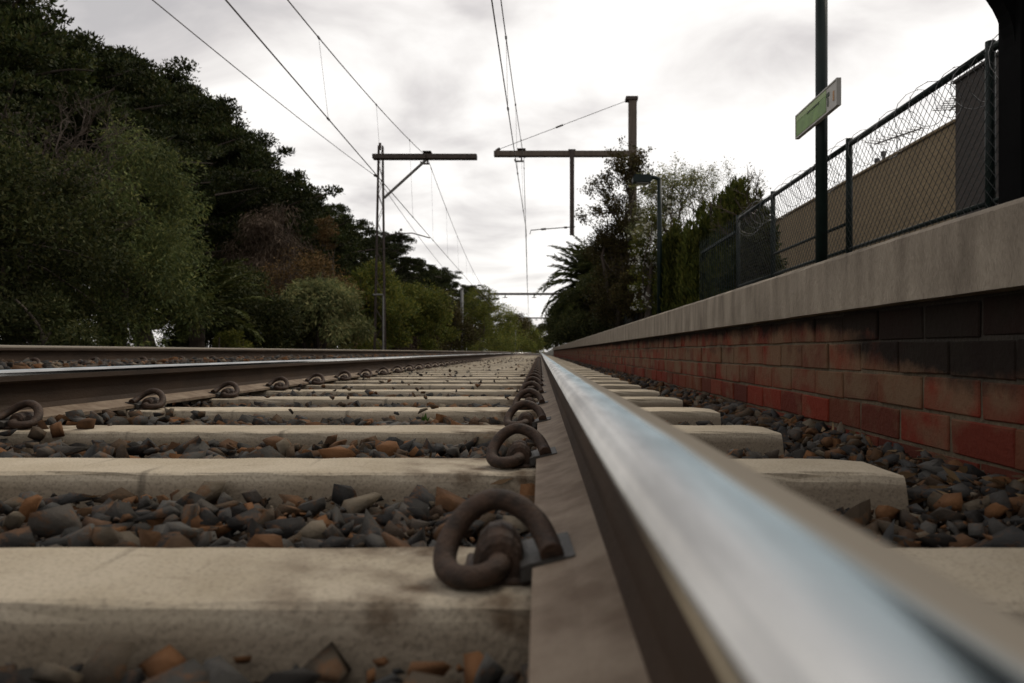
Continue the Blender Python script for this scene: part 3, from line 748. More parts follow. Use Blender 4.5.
# cast coping, its long edge slightly uneven
pr = [(XC, ZC0), (1.30, ZC0), (1.30, ZC1), (XC + 0.02, ZC1), (XC + 0.007, ZC1 - 0.004), (XC, ZC1 - 0.014), (XC, (ZC0 + ZC1) / 2)]
ysg = [-1.5] + [0.2 + 0.12 * i for i in range(60)] + [7.5 + 0.5 * i for i in range(90)]
ysg = [y for y in ysg if y < PLAT_END] + [PLAT_END]
n = len(pr)
vs = []
for y in ysg:
    for j, (x, z) in enumerate(pr):
        jj = 0.0022 if j in (0, 3, 4, 5, 6) else 0
        vs.append((x + r_.uniform(-jj, jj), y, z + r_.uniform(-jj, jj) * (0.8 if j in (4, 5) else 0.3)))
fs = [(i * n + j, i * n + (j + 1) % n, (i + 1) * n + (j + 1) % n, (i + 1) * n + j) for i in range(len(ysg) - 1) for j in range(n)]
fs += [tuple(range(n)), tuple(range((len(ysg) - 1) * n, len(ysg) * n))]
a.add(vs, fs); a.build('coping', M['coping'], wall)
CH = 0.0865
brick_mesh = []
for s in range(6):
    rr = random.Random(40 + s)
    bm = bmesh.new(); bmesh.ops.create_cube(bm, size=1)
    for q in bm.verts:
        q.co = Vector((q.co.x * 0.10, q.co.y * 0.231, q.co.z * 0.0775)) + Vector((rr.uniform(-.002, .002), rr.uniform(-.003, .003), rr.uniform(-.002, .002)))
    bmesh.ops.bevel(bm, geom=bm.edges[:], offset=0.003, segments=1, affect='EDGES')
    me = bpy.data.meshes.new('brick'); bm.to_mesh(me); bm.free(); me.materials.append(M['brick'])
    brick_mesh.append(me)
spots = []
for c in range(-1, 5):
    zc = 0.338 - 0.026 - CH * (4 - c) + CH / 2 + 0.020
    if zc + 0.038 > ZC0 - 0.002: continue
    y = 0.4 + (0.12 if c % 2 else 0.0)
    while y < PLAT_END - 0.3:
        spots.append((y + random.uniform(-.004, .004), zc + random.uniform(-.002, .002), c))
        y += 0.240
spots.sort(key=lambda q: abs(q[0] - 0) + (50 if q[2] < 0 or q[0] < 1.0 else 0))
for i, (y, z, c) in enumerate(spots[:300]):
    o = link('brick', brick_mesh[i * 5 % 6], wall)
    o.location = (XW + 0.05 + random.uniform(-.003, .003), y, z)
    o.rotation_euler = (0, random.uniform(-.01, .01), random.uniform(-.012, .012))
a = MB()
for (y, z, c) in spots[300:]:
    dx = random.uniform(-.002, .002)
    a.box(XW + dx, XW + 0.03, y - .115, y + .115, z - .0375, z + .0375)
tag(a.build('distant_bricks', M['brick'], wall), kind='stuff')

# platform surface, bank and garden behind
GZ = CZ + 0.70
p = MB(); p.extrude([(1.30, ZC1 - 0.004), (1.75, ZC1 + 0.125), (2.25, GZ - 0.002), (3.05, GZ)], -3, PLAT_END, closed=False)
tag(p.build('platform', M['asphalt'], recalc=False), kind='structure')
p = MB(); p.extrude([(3.05, GZ - 0.004), (6, GZ + 0.05), (30, GZ + 0.1), (60, GZ - 2)], -3, PLAT_END, closed=False)
p.extrude([(1.0, -0.37), (1.9, 0.3), (3.05, GZ - 0.03), (6, GZ), (30, GZ + 0.05), (60, GZ - 2)], PLAT_END, 200, closed=False)
tag(p.build('garden_bank', M['garden'], recalc=False), kind='structure')

# ------------------------------------------------------------------ fence with chain mesh
FX = 2.75
FT, FB = CZ + 0.671 * FX, CZ + 0.332 * FX
post_y = [2.5, 4.64, 6.76, 8.97, 10.55]
fence = thing('chain_fence', 'tall dark green chain mesh fence along the back of the platform', 'fence', (FX, 0, GZ))
def fl(pts): return [(x - FX, y, z - GZ) for x, y, z in pts]
for y in post_y:
    a = MB(); a.tube(fl([(FX, y, GZ - 0.05), (FX, y, FT + 0.05)]), 0.03, 10)
    o = a.build('post', M['greenpaint'], fence, smooth=True)
for i in range(len(post_y) - 1):
    y0, y1 = post_y[i] + .031, post_y[i + 1] - .031
    for z, rr, nm in ((FT, 0.025, 'top_rail'), (FB, 0.017, 'bottom_rail')) + (((CZ + 1.15, 0.016, 'middle_rail'),) if i == 2 else ()):
        a = MB(); a.tube(fl([(FX, y0, z), (FX, y1, z)]), rr, 8)
        a.build(nm, M['greenpaint'], fence, smooth=True)
# woven mesh: zigzag wires
a = MB()
MS = 0.082
zb, zt = FB - 0.10, FT - 0.02
hgt = zt - zb
y = post_y[0]
while y < post_y[-1]:
    for sgn in (1, -1):
        ya, yb = (y, y + hgt) if sgn > 0 else (y + hgt, y)
        pts = [(FX - 0.032 + 0.003 * sgn, ya, zb), (FX - 0.032 + 0.003 * sgn, yb, zt)]
        # clip at the fence ends
        def clip(p0, p1):
            (x0_, y0_, z0_), (x1_, y1_, z1_) = p0, p1
            ts = [0, 1]
            dy = y1_ - y0_
            for lim in (post_y[0], post_y[-1]):
                pass
            if dy > 0:
                t1 = min(1, (post_y[-1] - y0_) / dy); t0 = 0
            else:
                t0 = max(0, (post_y[-1] - y0_) / dy); t1 = 1
            return tuple(p0[i] + (p1[i] - p0[i]) * t0 for i in range(3)), tuple(p0[i] + (p1[i] - p0[i]) * t1 for i in range(3)), t1 - t0
        q0, q1, ln = clip(*pts)
        if ln > 0.02: a.tube(fl([q0, q1]), 0.0023, 4, cap=False)
    y += MS
tag(a.build('chain_mesh', M['meshwire'], fence), kind='stuff')
# razor wire coil strung along the top
coil = MB()
pts = []
nl = int((post_y[-1] - post_y[0]) / 0.245)
for i in range(nl * 14):
    an = 2 * math.pi * i / 14
    rad = 0.15 + 0.03 * math.sin(i * 0.37)
    yy = post_y[0] + 0.1 + i / 14 * 0.24 + 0.05 * math.sin(i * 0.21)
    pts.append((0.02 + rad * math.cos(an), yy, FT - GZ - 0.115 + rad * math.sin(an)))
coil.tube(pts, 0.0024, 4)
for i in range(0, len(pts) - 1, 2):
    c0 = Vector(pts[i]); dv_ = (Vector(pts[i + 1]) - c0).normalized() * 0.010
    s_ = Vector((random.uniform(-1, 1), random.uniform(-1, 1), random.uniform(-1, 1))).cross(dv_).normalized() * 0.007
    coil.add([c0 - dv_ - s_, c0 + dv_ - s_ * .2, c0 + dv_ + s_, c0 - dv_ + s_ * .2, c0], [(0, 1, 4), (2, 3, 4)])
o = coil.build('razor_wire', M['razor']); o.location = (FX, 0, GZ)
tag(o, 'loose coil of thin razor wire looped along the top of the chain mesh fence', 'razor wire')

# palisade fences
def palisade(label, x, y0, y1, pitch, zt_, spike):
    t = thing('palisade_fence', label, 'fence', (x, y0, GZ), 'green palisade fences')
    for z in (0.12, zt_ - GZ - 0.16):
        a = MB(); a.box(-.02, .02, 0, y1 - y0, z - .02, z + .02); a.build('crossbar', M['greenpaint'], t)
    hz_ = zt_ - GZ
    a = MB(); a.tube([(0, 0, 0), (0, 0, hz_ - .05), (0, 0, hz_ + spike)], [.0065, .0065, .001], 5)
    me = None; y = 0.0
    while y <= y1 - y0 + 1e-6:
        if me is None:
            o = a.build('pale', M['greenpaint'], t); me = o.data
        else: o = link('pale', me, t)
        o.location = (-0.035, y, 0); y += pitch
    return t
palisade('dark green palisade fence with spiked pales where the chain mesh fence ends', FX, 10.65, 12.9, 0.14, FT, 0.07)
palisade('far green palisade fence low behind the second lamp post', FX - 0.1, 20.5, 28.5, 0.16, CZ + 2.0, 0.07)

# ------------------------------------------------------------------ lamp posts and sign
def lamp_post(label, y):
    t = thing('lamp_post', label, 'lamp post', (2.5, y, GZ), 'platform lamp posts')
    H = 3.6 + CZ - GZ
    a = MB(); a.tube([(0, 0, -0.02), (0, 0, H)], 0.052, 14); a.build('pole', M['greenpaint'], t, smooth=True)
    a = MB(); a.tube([(0, 0, 0), (0, 0, 0.03)], 0.11, 14)
    for k in range(4):
        an = math.pi / 4 + k * math.pi / 2
        a.tube([(0.085 * math.cos(an), 0.085 * math.sin(an), 0.03), (0.085 * math.cos(an), 0.085 * math.sin(an), 0.05)], 0.01, 6)
    a.build('base_plate', M['greenpaint'], t)
    a = MB(); a.tube([(0, 0, H - .03), (-0.02, 0, H + .03), (-0.12, 0, H + 0.055), (-0.22, 0, H + .045)], 0.042, 10); a.build('bracket', M['greenpaint'], t, smooth=True)
    a = MB()
    a.extrude([(-0.56, H - .06), (-0.19, H - .06), (-0.17, H + .03), (-.21, H + .10), (-.53, H + .10), (-.57, H + .03)], -.11, .11)
    h = a.build('lamp_head', M['greenpaint'], t)
    a = MB(); a.box(-.49, -.23, -.08, .08, H - .085, H - .062, 0.006); a.build('lens', M['lens'], h)
    return t
lamp_post('dark green lamp post carrying the station sign, nearer and tallest in the picture', 6.75)
lamp_post('second lamp post further along the platform with its lamp head in view', 15.9)
sg = thing('station_sign', 'small green and white station sign hung on the near lamp post', 'sign', (2.43, 6.68, CZ + 2.12))
hx, hy = 0.10, 0.49
a = MB(); a.box(-.012, .012, -hy, hy, -hx, hx, 0.003); a.build('board', M['signgrey'], sg)
a = MB(); a.box(-.016, -.0125, -0.26, hy - .008, -hx + .008, 0.045); a.build('green_field', M['signgreen'], sg)
a = MB(); a.box(-.016, -.0125, -0.26, hy - .008, 0.048, hx - .008); a.build('pale_band', M['signpale'], sg)
a = MB()
for q, (u, l) in enumerate(((0.02, .05), (.08, .07), (.165, .04), (.22, .09))):
    a.box(-.0185, -.0165, -0.12 + u, -0.12 + u + l, 0.028, 0.042)
a.build('lettering', M['signdark'], sg)
a = MB(); a.box(-.016, -.0125, -0.33, -0.27, .02, .055); a.box(-.016, -.0125, -.31, -.29, -.06, .01); a.build('pictogram', M['signdark'], sg)
a = MB(); a.box(-.016, -.0125, -0.435, -0.41, -.05, .03); a.build('stripe', M['signorange'], sg)
a = MB(); a.box(-.019, .019, -hy - .012, -hy, -hx - .012, hx + .012); a.box(-.019, .019, hy, hy + .012, -hx - .012, hx + .012)
a.box(-.018, .018, -hy + .0005, hy - .0005, -hx - .012, -hx); a.box(-.018, .018, -hy + .0005, hy - .0005, hx, hx + .012); a.build('frame', M['signgrey'], sg)
a = MB()
for z in (-.06, .06): a.box(.0125, .03, -.20, -.10, z - .012, z + .012)
a.build('bracket', M['greenpaint'], sg)

# ------------------------------------------------------------------ platform shelter on the right edge
sh = thing('platform_shelter', 'black platform shelter with curved eave bracket cut by the right edge', 'shelter', (2.50, 4.05, GZ))
H0 = 3.2
a = MB(); a.box(0, 0.16, -.10, .10, -.02, H0 - .02, 0.006); a.build('corner_post', M['black'], sh)
a = MB(); a.box(0.162, 2.6, -.05, .05, -.02, H0 - .02); a.build('end_wall', M['black'], sh)
a = MB(); a.box(2.4, 2.5, -6, -.06, -.02, H0 - .02); a.build('back_wall', M['black'], sh)
a = MB()
cz_, cx_, rad = CZ + 1.62 - GZ, -0.45, 0.45
pts_o = [(cx_ + rad * math.cos(t_), cz_ + rad * math.sin(t_)) for t_ in [math.pi / 2 * i / 12 for i in range(13)]]
pr = pts_o + [(cx_, H0 - .024), (-.002, H0 - .024)]
a.extrude([(x, z) for x, z in pr], -.05, .05); a.build('bracket', M['black'], sh)
a = MB(); a.box(-0.50, 2.7, -6.2, .25, H0 - .02, H0 + .07, 0.01); a.box(-.55, -.502, -6.2, .25, H0 - .10, H0 + .09, .004); a.build('roof', M['black'], sh)
a = MB(); a.box(0, 0.14, -6.1, -5.96, -.02, H0 - .02, .006); a.build('corner_post', M['black'], sh)

# ------------------------------------------------------------------ brick building behind the fence
BX = 8.0
bd = thing('brick_building', 'long tan brick building with flat parapet beyond the mesh fence', 'building', (BX, 0, GZ))
zt_ = CZ + 4.42 - GZ
a = MB(); a.box(0, 5, 14.62, 40, -.3, zt_); a.build('wall', M['tanbrick'], bd)
a = MB(); a.box(-.04, .25, 14.62, 40.04, zt_ + .002, zt_ + .07, .01); a.build('parapet_cap', M['tanbrick'], bd)
a = MB(); a.box(-0.02, 5, 9.0, 14.60, -.3, CZ + 5.15 - GZ); o = a.build('taller_block', M['darkbrick'], bd); o['label'] = 'taller dark end block'
a = MB(); a.box(-.06, 5.05, 8.95, 14.64, CZ + 5.152 - GZ, CZ + 5.22 - GZ, .01); a.build('block_cap', M['darkbrick'], bd)
for (px_, h) in ((877, 0.42), (883.5, 0.5)):
    D = F * (BX + .6) / (px_ - VX)
    a = MB(); a.tube([(.6, D, zt_ - .1), (.6, D, zt_ + h)], 0.045, 8); a.tube([(.6, D, zt_ + h), (.6, D, zt_ + h + .10)], 0.07, 8)
    a.build('flue_pipe', M['roof'], bd)
a = MB(); a.box(.4, .9, 15.6, 16.2, zt_ + .0715, zt_ + .22, .02); a.build('roof_vent', M['roof'], bd)
def antenna(label, x, y, z0, h, boom, ang):
    t = thing('television_antenna', label, 'antenna', (x, y, z0), 'television antennas')
    a = MB(); a.tube([(0, 0, 0), (0, 0, h)], 0.015, 6); a.build('mast', M['antenna'], t)
    dx, dy = math.cos(ang), math.sin(ang)
    a = MB(); a.tube([(-boom * dx, -boom * dy, h - .02), (boom * dx, boom * dy, h - .02)], 0.02, 5); a.build('boom', M['antenna'], t)
    for k in range(9):
        s = -boom + 2 * boom * k / 8
        l = .22 + .12 * k / 8
        a = MB(); a.tube([(s * dx + l * dy, s * dy - l * dx, h), (s * dx - l * dy, s * dy + l * dx, h)], 0.010, 4); a.build('element', M['antenna'], t)
antenna('thin roof antenna beside the flue pipes on the tan brick building', 9.0, F * 9.0 / (897 - VX), CZ + 4.4, 1.05, .75, R(110))
antenna('thin roof antenna on the taller dark end of the brick building', 8.6, F * 8.6 / (960 - VX), CZ + 4.6, .55, .6, R(80))

# ------------------------------------------------------------------ overhead line masts
GD = [29.2, 97.0, 163.0]
def catenary(y, y0, y1, hi, lo):
    t = (y - (y0 + y1) / 2) / ((y1 - y0) / 2)
    return lo + (hi - lo) * t * t
D = GD[0]
lm = thing('line_mast', 'lattice mast with one cantilever arm and brace left of the tracks', 'mast', P(380, 352, D))
bx, by, bz = P(380, 352, D)
def lc(px, py, dd=0.0):
    x, y, z = P(px, py, D); return (x - bx, dd, z - bz)
zg = -0.36 - bz
for s, px_ in ((-1, 375.0), (1, 384.3)):
    p0 = lc(px_, 352); p1 = lc(380.7 + s * 2.0, 146)
    for dd in (-.12, .12):
        a = MB(); a.tube([(p0[0] + .03 * s, dd, zg), (p1[0], dd * .6, p1[2])], 0.028, 4); a.build('leg', M['gantry'], lm)
a = MB()
nz = 15
for i in range(nz):
    t0, t1 = i / nz, (i + 1) / nz
    def ax(t, s): return (375.0 + (378.7 - 375.0) * t - VX, 384.3 + (382.7 - 384.3) * t - VX)[s] * D / F - bx
    z0_, z1_ = zg + (lc(0, 150)[2] - zg) * t0, zg + (lc(0, 150)[2] - zg) * t1
    s = i % 2
    for dd in (-.11, .11):
        a.tube([(ax(t0, s), dd, z0_), (ax(t1, 1 - s), dd, z1_)], 0.010, 4)
a.build('lacing', M['gantry'], lm)
a = MB(); q = lc(382.8, 320); a.tube([(q[0] + .05, -.17, zg), (q[0] + .05, -.17, lc(0, 296)[2])], 0.035, 8); a.tube([(lc(374, 0)[0], -.17, lc(0, 295)[2]), (lc(384, 0)[0], -.17, lc(0, 295)[2])], 0.03, 6)
a.build('conduit', M['greypole'], lm)
a = MB(); x0_, _, z_ = lc(373, 157); x1_ = lc(477, 157)[0]; a.box(x0_, x1_, -.17, -.05, z_ - .09, z_ + .09, .01); a.box(x0_, x1_, .05, .17, z_ - .09, z_ + .09, .01)
for i in range(8): a.box(x0_ + (x1_ - x0_) * (i + .5) / 8 - .03, x0_ + (x1_ - x0_) * (i + .5) / 8 + .03, -.048, .048, z_ - .05, z_ + .05)
arm = a.build('arm', M['gantry'], lm)
a = MB(); a.tube([lc(384, 198), lc(426, 160)], 0.055, 8); a.build('brace', M['galv'], lm)
def insulator(parent, x, z, flip=1):
    a = MB(); a.tube([(x - .06, 0, z), (x - .06, 0, z + .3)], .05, 8); a.tube([(x + .12, 0, z), (x + .12, 0, z + .3)], .05, 8); a.box(x - .16, x + .16, -.2, .2, z + .28, z + .31)
    a.tube([(x, 0, z - .12), (x, 0, z)], .03, 6); a.tube([(x - .25, 0, z - .14), (x + .08, 0, z - .14)], .035, 6); a.tube([(x - .25, 0, z - .14), (x - .25, 0, z - .05)], .03, 6)
    return a.build('insulator', M['gantry'], parent)
ix, _, iz = lc(427.5, 157); insulator(lm, ix, iz - .12)
a = MB(); a.tube([lc(383, 235), lc(412, 233), lc(430, 238)], .022, 6); a.tube([lc(400, 229.8), lc(402, 229.8)], .05, 6); a.build('registration_arm', M['gantry'], lm)
a = MB(); a.tube([lc(380, 150), lc(380, 143)], .05, 6); a.tube([lc(374, 175), lc(379, 177)], .05, 6); a.build('finial', M['gantry'], lm)

rm = thing('line_mast', 'square post with long arm and hanging dropper right of the tracks', 'mast', P(632.5, 352, D))
bx, by, bz = P(632.5, 352, D); zg = GZ - bz - .05
a = MB(); x_ = lc(632.5, 0)[0]; a.box(x_ - .15, x_ + .15, -.15, .15, zg, lc(0, 98)[2], .02); a.build('post', M['concretepole'], rm)
a = MB(); z_ = lc(0, 154)[2]; a.box(lc(494, 0)[0], lc(628.2, 0)[0], -.14, -.03, z_ - .10, z_ + .10, .01); a.box(lc(494, 0)[0], lc(628.2, 0)[0], .03, .14, z_ - .10, z_ + .10, .01)
for i in range(10):
    xx = lc(494, 0)[0] + (lc(628, 0)[0] - lc(494, 0)[0]) * (i + .5) / 10; a.box(xx - .03, xx + .03, -.028, .028, z_ - .05, z_ + .05)
a.build('arm', M['concretepole'], rm)
a = MB(); x_ = lc(571.8, 0)[0]; a.box(x_ - .085, x_ + .085, -.2, -.145, lc(0, 236)[2], z_ + .12, .01); a.box(x_ - .14, x_ + .14, -.15, .15, z_ + .102, z_ + .15)
a.build('dropper_post', M['gantry'], rm)
a = MB(); a.tube([lc(530, 235, -.2), lc(531, 231, -.2), lc(556, 229, -.2), lc(575, 227.6, -.2)], .018, 6); a.tube([lc(541, 230.2, -.2), lc(546, 229.8, -.2)], .04, 6); a.tube([lc(564, 228.5, -.2), lc(567, 228.2, -.2)], .04, 6)
a.build('registration_arm', M['wire'], rm)
a = MB(); a.tube([lc(626, 101), lc(497, 150)], .011, 5); a.tube([lc(563, 124.9), lc(556, 127.6)], .035, 6); a.tube([lc(500, 148.5), lc(496, 151)], .06, 6); a.build('tie_wire', M['wire'], rm)
a = MB(); a.box(lc(625.5, 0)[0], lc(637.5, 0)[0], -.2, .2, lc(0, 101)[2], lc(0, 98.3)[2] + .03, .01); a.build('cap', M['gantry'], rm)
ix, _, iz = lc(521.5, 154); insulator(rm, ix, iz - .14)

# portals further off
def portal(label, D, pl, pr_, pyb, pl_pole=True):
    zb_ = P(0, pyb, D)[2]
    x0_, x1_ = P(pl, 0, D)[0], P(pr_, 0, D)[0]
    t = thing('line_portal', label, 'mast', (x0_, D, -.36), 'far line portals')
    h = zb_ + .36
    for xx in (0, x1_ - x0_):
        a = MB(); a.box(xx - .13, xx + .13, -.13, .13, 0, h + .7, .01); a.build('post', M['farmetal'], t)
    a = MB(); a.box(.131, x1_ - x0_ - .131, -.1, .1, h - .14, h + .14); a.build('beam', M['farmetal'], t)
    for xx in (TC - x0_, (XA + XB) / 2 - x0_):
        a = MB(); a.tube([(xx, 0, h - .14), (xx, 0, h - .45)], .06, 6); a.tube([(xx - .3, 0, h - .45), (xx + .3, 0, h - .45)], .05, 6); a.build('insulator', M['farmetal'], t)
portal('slim line portal across both tracks in the middle distance beside the palm', GD[1], 489, 572, 294)
portal('faint farthest line portal over the tracks at the vanishing point', GD[2], 508, 560, 318)

# ------------------------------------------------------------------ wires
def wire(name, label, ctrl, hi, lo, r=0.011, step=2.0, end=163):
    """ctrl: x as a function of y by points; heights sag between the supports"""
    sup = [-38, GD[0], GD[1], GD[2]]
    xs_ = [c[1] for c in ctrl]; ys_ = [c[0] for c in ctrl]
    def pos(y):
        for i in range(3):
            if sup[i] <= y <= sup[i + 1] + 1e-6:
                return (float(np.interp(y, ys_, xs_)), y, CZ + catenary(y, sup[i], sup[i + 1], hi, lo))
    t = thing(name, label, 'wire', (0, 0, 0), 'overhead wires')
    pts = [pos(float(y)) for y in np.unique(np.concatenate([np.arange(-10, end, step), [GD[0], GD[1], end]]))]
    a = MB(); a.tube(pts, r, 5); a.build('strand', M['wire'], t, smooth=True)
    return t, pos
cx1 = [(-38, -0.9), (GD[0], -0.53), (GD[1], -1.5), (GD[2], -2.2)]
mx1 = [(-38, -0.75), (GD[0], -0.62), (GD[1], -1.5), (GD[2], -2.2)]
cx2 = [(-38, -3.25), (GD[0], -4.26), (GD[1], -5.0), (GD[2], -5.4)]
mx2 = [(-38, -3.8), (GD[0], -4.34), (GD[1], -5.0), (GD[2], -5.4)]
fx2 = [(-38, -6.9), (GD[0], -6.3), (GD[1], -7.0), (GD[2], -7.3)]
c1, pc1 = wire('contact_wire', 'contact wire above the near track, left of a close pair of wires', cx1, 4.68, 4.62)
m1, pm1 = wire('messenger_wire', 'messenger wire above the near track, right of a close pair of wires', mx1, 7.5, 5.3)
c2, pc2 = wire('contact_wire', 'contact wire above the second track, middle of the three wires at upper left', cx2, 4.46, 4.44, 0.012)
m2_, pm2 = wire('messenger_wire', 'messenger wire above the second track, rightmost of the three wires at upper left', mx2, 7.5, 5.3, 0.012)
f2, pf2 = wire('feeder_wire', 'feeder wire running to the lattice mast, leftmost wire at upper left', fx2, 6.75, 5.55, 0.011)
def droppers(t, pa, pb):
    for y in list(np.arange(9.2, 93, 5.3)):
        q0, q1 = pa(float(y)), pb(float(y))
        a = MB(); a.tube([q0, q1], .0035, 4)
        for q in (q0, q1): a.tube([(q[0], q[1] - .06, q[2]), (q[0], q[1] + .06, q[2])], .022, 5)
        a.build('dropper', M['wire'], t)
droppers(m1, pm1, pc1); droppers(m2_, pm2, pc2)

# poles beyond the second track
def pole(label, px_, py0, D, r):
    x, y, z = P(px_, py0, D)
    t = thing('pole', label, 'pole', (x, y, -.36), 'grey poles beside the second track')
    a = MB(); a.tube([(0, 0, 0), (0, 0, z + .36)], [r, r * .85], 10); a.build('shaft', M['greypole'], t, smooth=True)
    a = MB(); a.tube([(0, 0, z + .36), (0, 0, z + .40)], r * 1.15, 10); a.build('cap', M['greypole'], t)
pole('plain grey pole among the trees beyond the lattice mast', 462, 289, 62, .13)
pole('short thin far pole at the foot of the last trees', 515.5, 330, 110, .10)

# ------------------------------------------------------------------ foliage
def unit(v): return v / np.maximum(np.linalg.norm(v, axis=1, keepdims=True), 1e-9)
class Leaves:
    def __init__(self): self.V = []; self.n = 0
    def add(self, c, d, Ln, Wn, r):
        n = len(c)
        d = unit(d)
        rnd = unit(r.normal(0, 1, (n, 3)))
        s = unit(np.cross(d, rnd))
        mid = c + d * (Ln * .45)[:, None]
        nn = np.cross(d, s) * (Wn * r.uniform(-.25, .25, n))[:, None]
        V = np.stack([c, mid + s * (Wn / 2)[:, None] + nn, c + d * Ln[:, None], mid - s * (Wn / 2)[:, None] + nn], 1)
        self.V.append(V.reshape(-1, 3)); self.n += n
    def clump(self, ctr, rad, n, Lr, Wr, r, up=0.3, outward=0.7, shell=0.55):
        ctr = np.array(ctr); rad = np.array(rad)
        u = unit(r.normal(0, 1, (n, 3))); rr = (shell + (1 - shell) * r.random(n))[:, None]
        rr = np.where(r.random((n, 1)) < .25, rr * r.random((n, 1)), rr)
        c = ctr + u * rr * rad
        d = u * outward + r.normal(0, .6, (n, 3)) + np.array([0, 0, up])
        L_ = r.uniform(Lr * .6, Lr * 1.3, n)
        self.add(c, d, L_, L_ * Wr * r.uniform(.8, 1.2, n), r)
    def mesh(self, name, mats, extra=None):
        V = np.concatenate(self.V); Fq = np.arange(len(V)).reshape(-1, 4)
        return np_mesh(name, V, [Fq], mats)

def limb(a, p0, p1, r0, r1, r, bend=.15, n=5, sides=6):
    p0, p1 = Vector(p0), Vector(p1)
    ln = (p1 - p0).length
    pts = []
    off = Vector((r.normal(0, 1), r.normal(0, 1), r.normal(0, .6))) * ln * bend
    for i in range(n + 1):
        t = i / n
        pts.append(p0.lerp(p1, t) + off * math.sin(t * math.pi) + Vector((r.normal(0, 1), r.normal(0, 1), r.normal(0, 1))) * ln * .012)
    a.tube(pts, [r0 + (r1 - r0) * i / n for i in range(n + 1)], sides, cap=False)
    return pts

def cypress(seed, H=12.0, Rr=5.2, nb=52):
    """spreading layered conifer: flat foliage plates on rising limbs"""
    r = np.random.default_rng(seed)
    a = MB(); lv = Leaves()
    limb(a, (0, 0, -.2), (r.normal(0, .5), r.normal(0, .5), H * .9), .42, .08, r, .04, 7, 9)
    for i in range(nb):
        t = i / (nb - 1)
        h = H * (.16 + .80 * t ** .85)
        az = i * 2.399 + r.normal(0, .35)
        prof = (1 - .78 * max(0, t - .35) / .65) * (0.82 + .3 * min(1, t / .3)) if t > .05 else .8
        ln = Rr * prof * r.uniform(.68, 1.12)
        dx, dy = math.cos(az), math.sin(az)
        rise = r.uniform(.08, .3) * ln
        tip = (dx * ln, dy * ln, h + rise)
        limb(a, (dx * .1, dy * .1, h - .5), tip, .10 * (1 - t * .6) + .02, .018, r, .07, 5, 5)
        npad = int(3 + ln * 1.25)
        for k in range(npad):
            s = .34 + .68 * (k + r.random()) / npad
            c = (dx * ln * s + r.normal(0, .38), dy * ln * s + r.normal(0, .38), h - .5 + (rise + .5) * s + r.normal(0, .14) + .12)
            w_ = r.uniform(.5, .95) * (1.15 - .35 * s)
            lv.clump(c, (w_, w_, w_ * .32), int(400 * w_), .16, .42, r, up=.75, outward=.75, shell=.35)
    return a, lv

def tree_obj(kind, label, cat, a, lv, leaf, bark='bark', group=None, crown_name='crown'):
    t = thing(kind, label, cat, (0, 0, 0), group)
    if a is not None and a.v: a.build('trunk', M[bark], t, smooth=True)
    link(crown_name, lv.mesh(crown_name, leaf), t)
    return t

def bush(seed, H, Rx, Ry, nclump, nleaf, Lr, Wr, up=.1, base=.12, crad=.42, taper=.3, shell=.5):
    r = np.random.default_rng(seed)
    a = MB(); lv = Leaves()
    stems = []
    for i in range(5):
        az = r.uniform(0, 6.28); q = r.uniform(.2, .6)
        tip = (math.cos(az) * Rx * q, math.sin(az) * Ry * q, H * r.uniform(.55, .85))
        pts = limb(a, (r.normal(0, .12), r.normal(0, .12), -.1), tip, .05 + .012 * H, .012, r, .08, 6, 6); stems.append(pts)
    for i in range(nclump):
        u = r.normal(0, 1, 3); u /= np.linalg.norm(u)
        q = r.random() ** .4
        zz = base + (1 - base) * (.5 + .5 * u[2] * q)
        wid = 1 - taper * max(0, zz - .45) / .55
        c = (u[0] * q * Rx * wid, u[1] * q * Ry * wid, zz * H * .93)
        s = crad * r.uniform(.6, 1.25) * min(Rx, Ry)
        sz = s * r.uniform(.6, .95)
        lv.clump(c, (s, s, sz), nleaf, Lr, Wr, r, up=up, outward=.6, shell=shell)
        if r.random() < .5:
            st = stems[int(r.integers(0, 5))]
            limb(a, st[3], c, .02, .006, r, .1, 3, 4)
    return a, lv

def twig_tree(a, lv, p, d, ln, rad, depth, r, leafy, spread=.55, Lr=.06, Wr=.4, grav=0.0, nl=14):
    p = Vector(p); d = Vector(d).normalized()
    tip = p + d * ln
    pts = limb(a, p, tip, rad, rad * .62, r, .09, 4, 5 if depth > 1 else 3)
    if depth == 0 or (leafy and depth == 1):
        if leafy and lv is not None:
            n = nl
            ts = r.random(n)
            c = np.array([list(p.lerp(tip, float(t))) for t in ts]) + r.normal(0, .05, (n, 3))
            L_ = r.uniform(Lr * .6, Lr * 1.3, n)
            lv.add(c, r.normal(0, 1, (n, 3)) + np.array([0, 0, -.3]), L_, L_ * Wr, r)
    if depth == 0: return
    for k in range(int(r.integers(2, 4)) + (1 if depth > 2 else 0)):
        nd = d + Vector((r.normal(0, spread), r.normal(0, spread), r.normal(0, spread * .7) + .12 - grav))
        twig_tree(a, lv, pts[-1] if k else pts[-2], nd, ln * r.uniform(.6, .85), rad * .6, depth - 1, r, leafy, spread, Lr, Wr, grav, nl)

def set_at(t, x, y, z, rz=0.0, s=1.0):
    t.location = (x, y, z); t.rotation_euler = (0, 0, rz)
    t.scale = (s, s, s) if not isinstance(s, tuple) else s
    return t
GL = -0.36
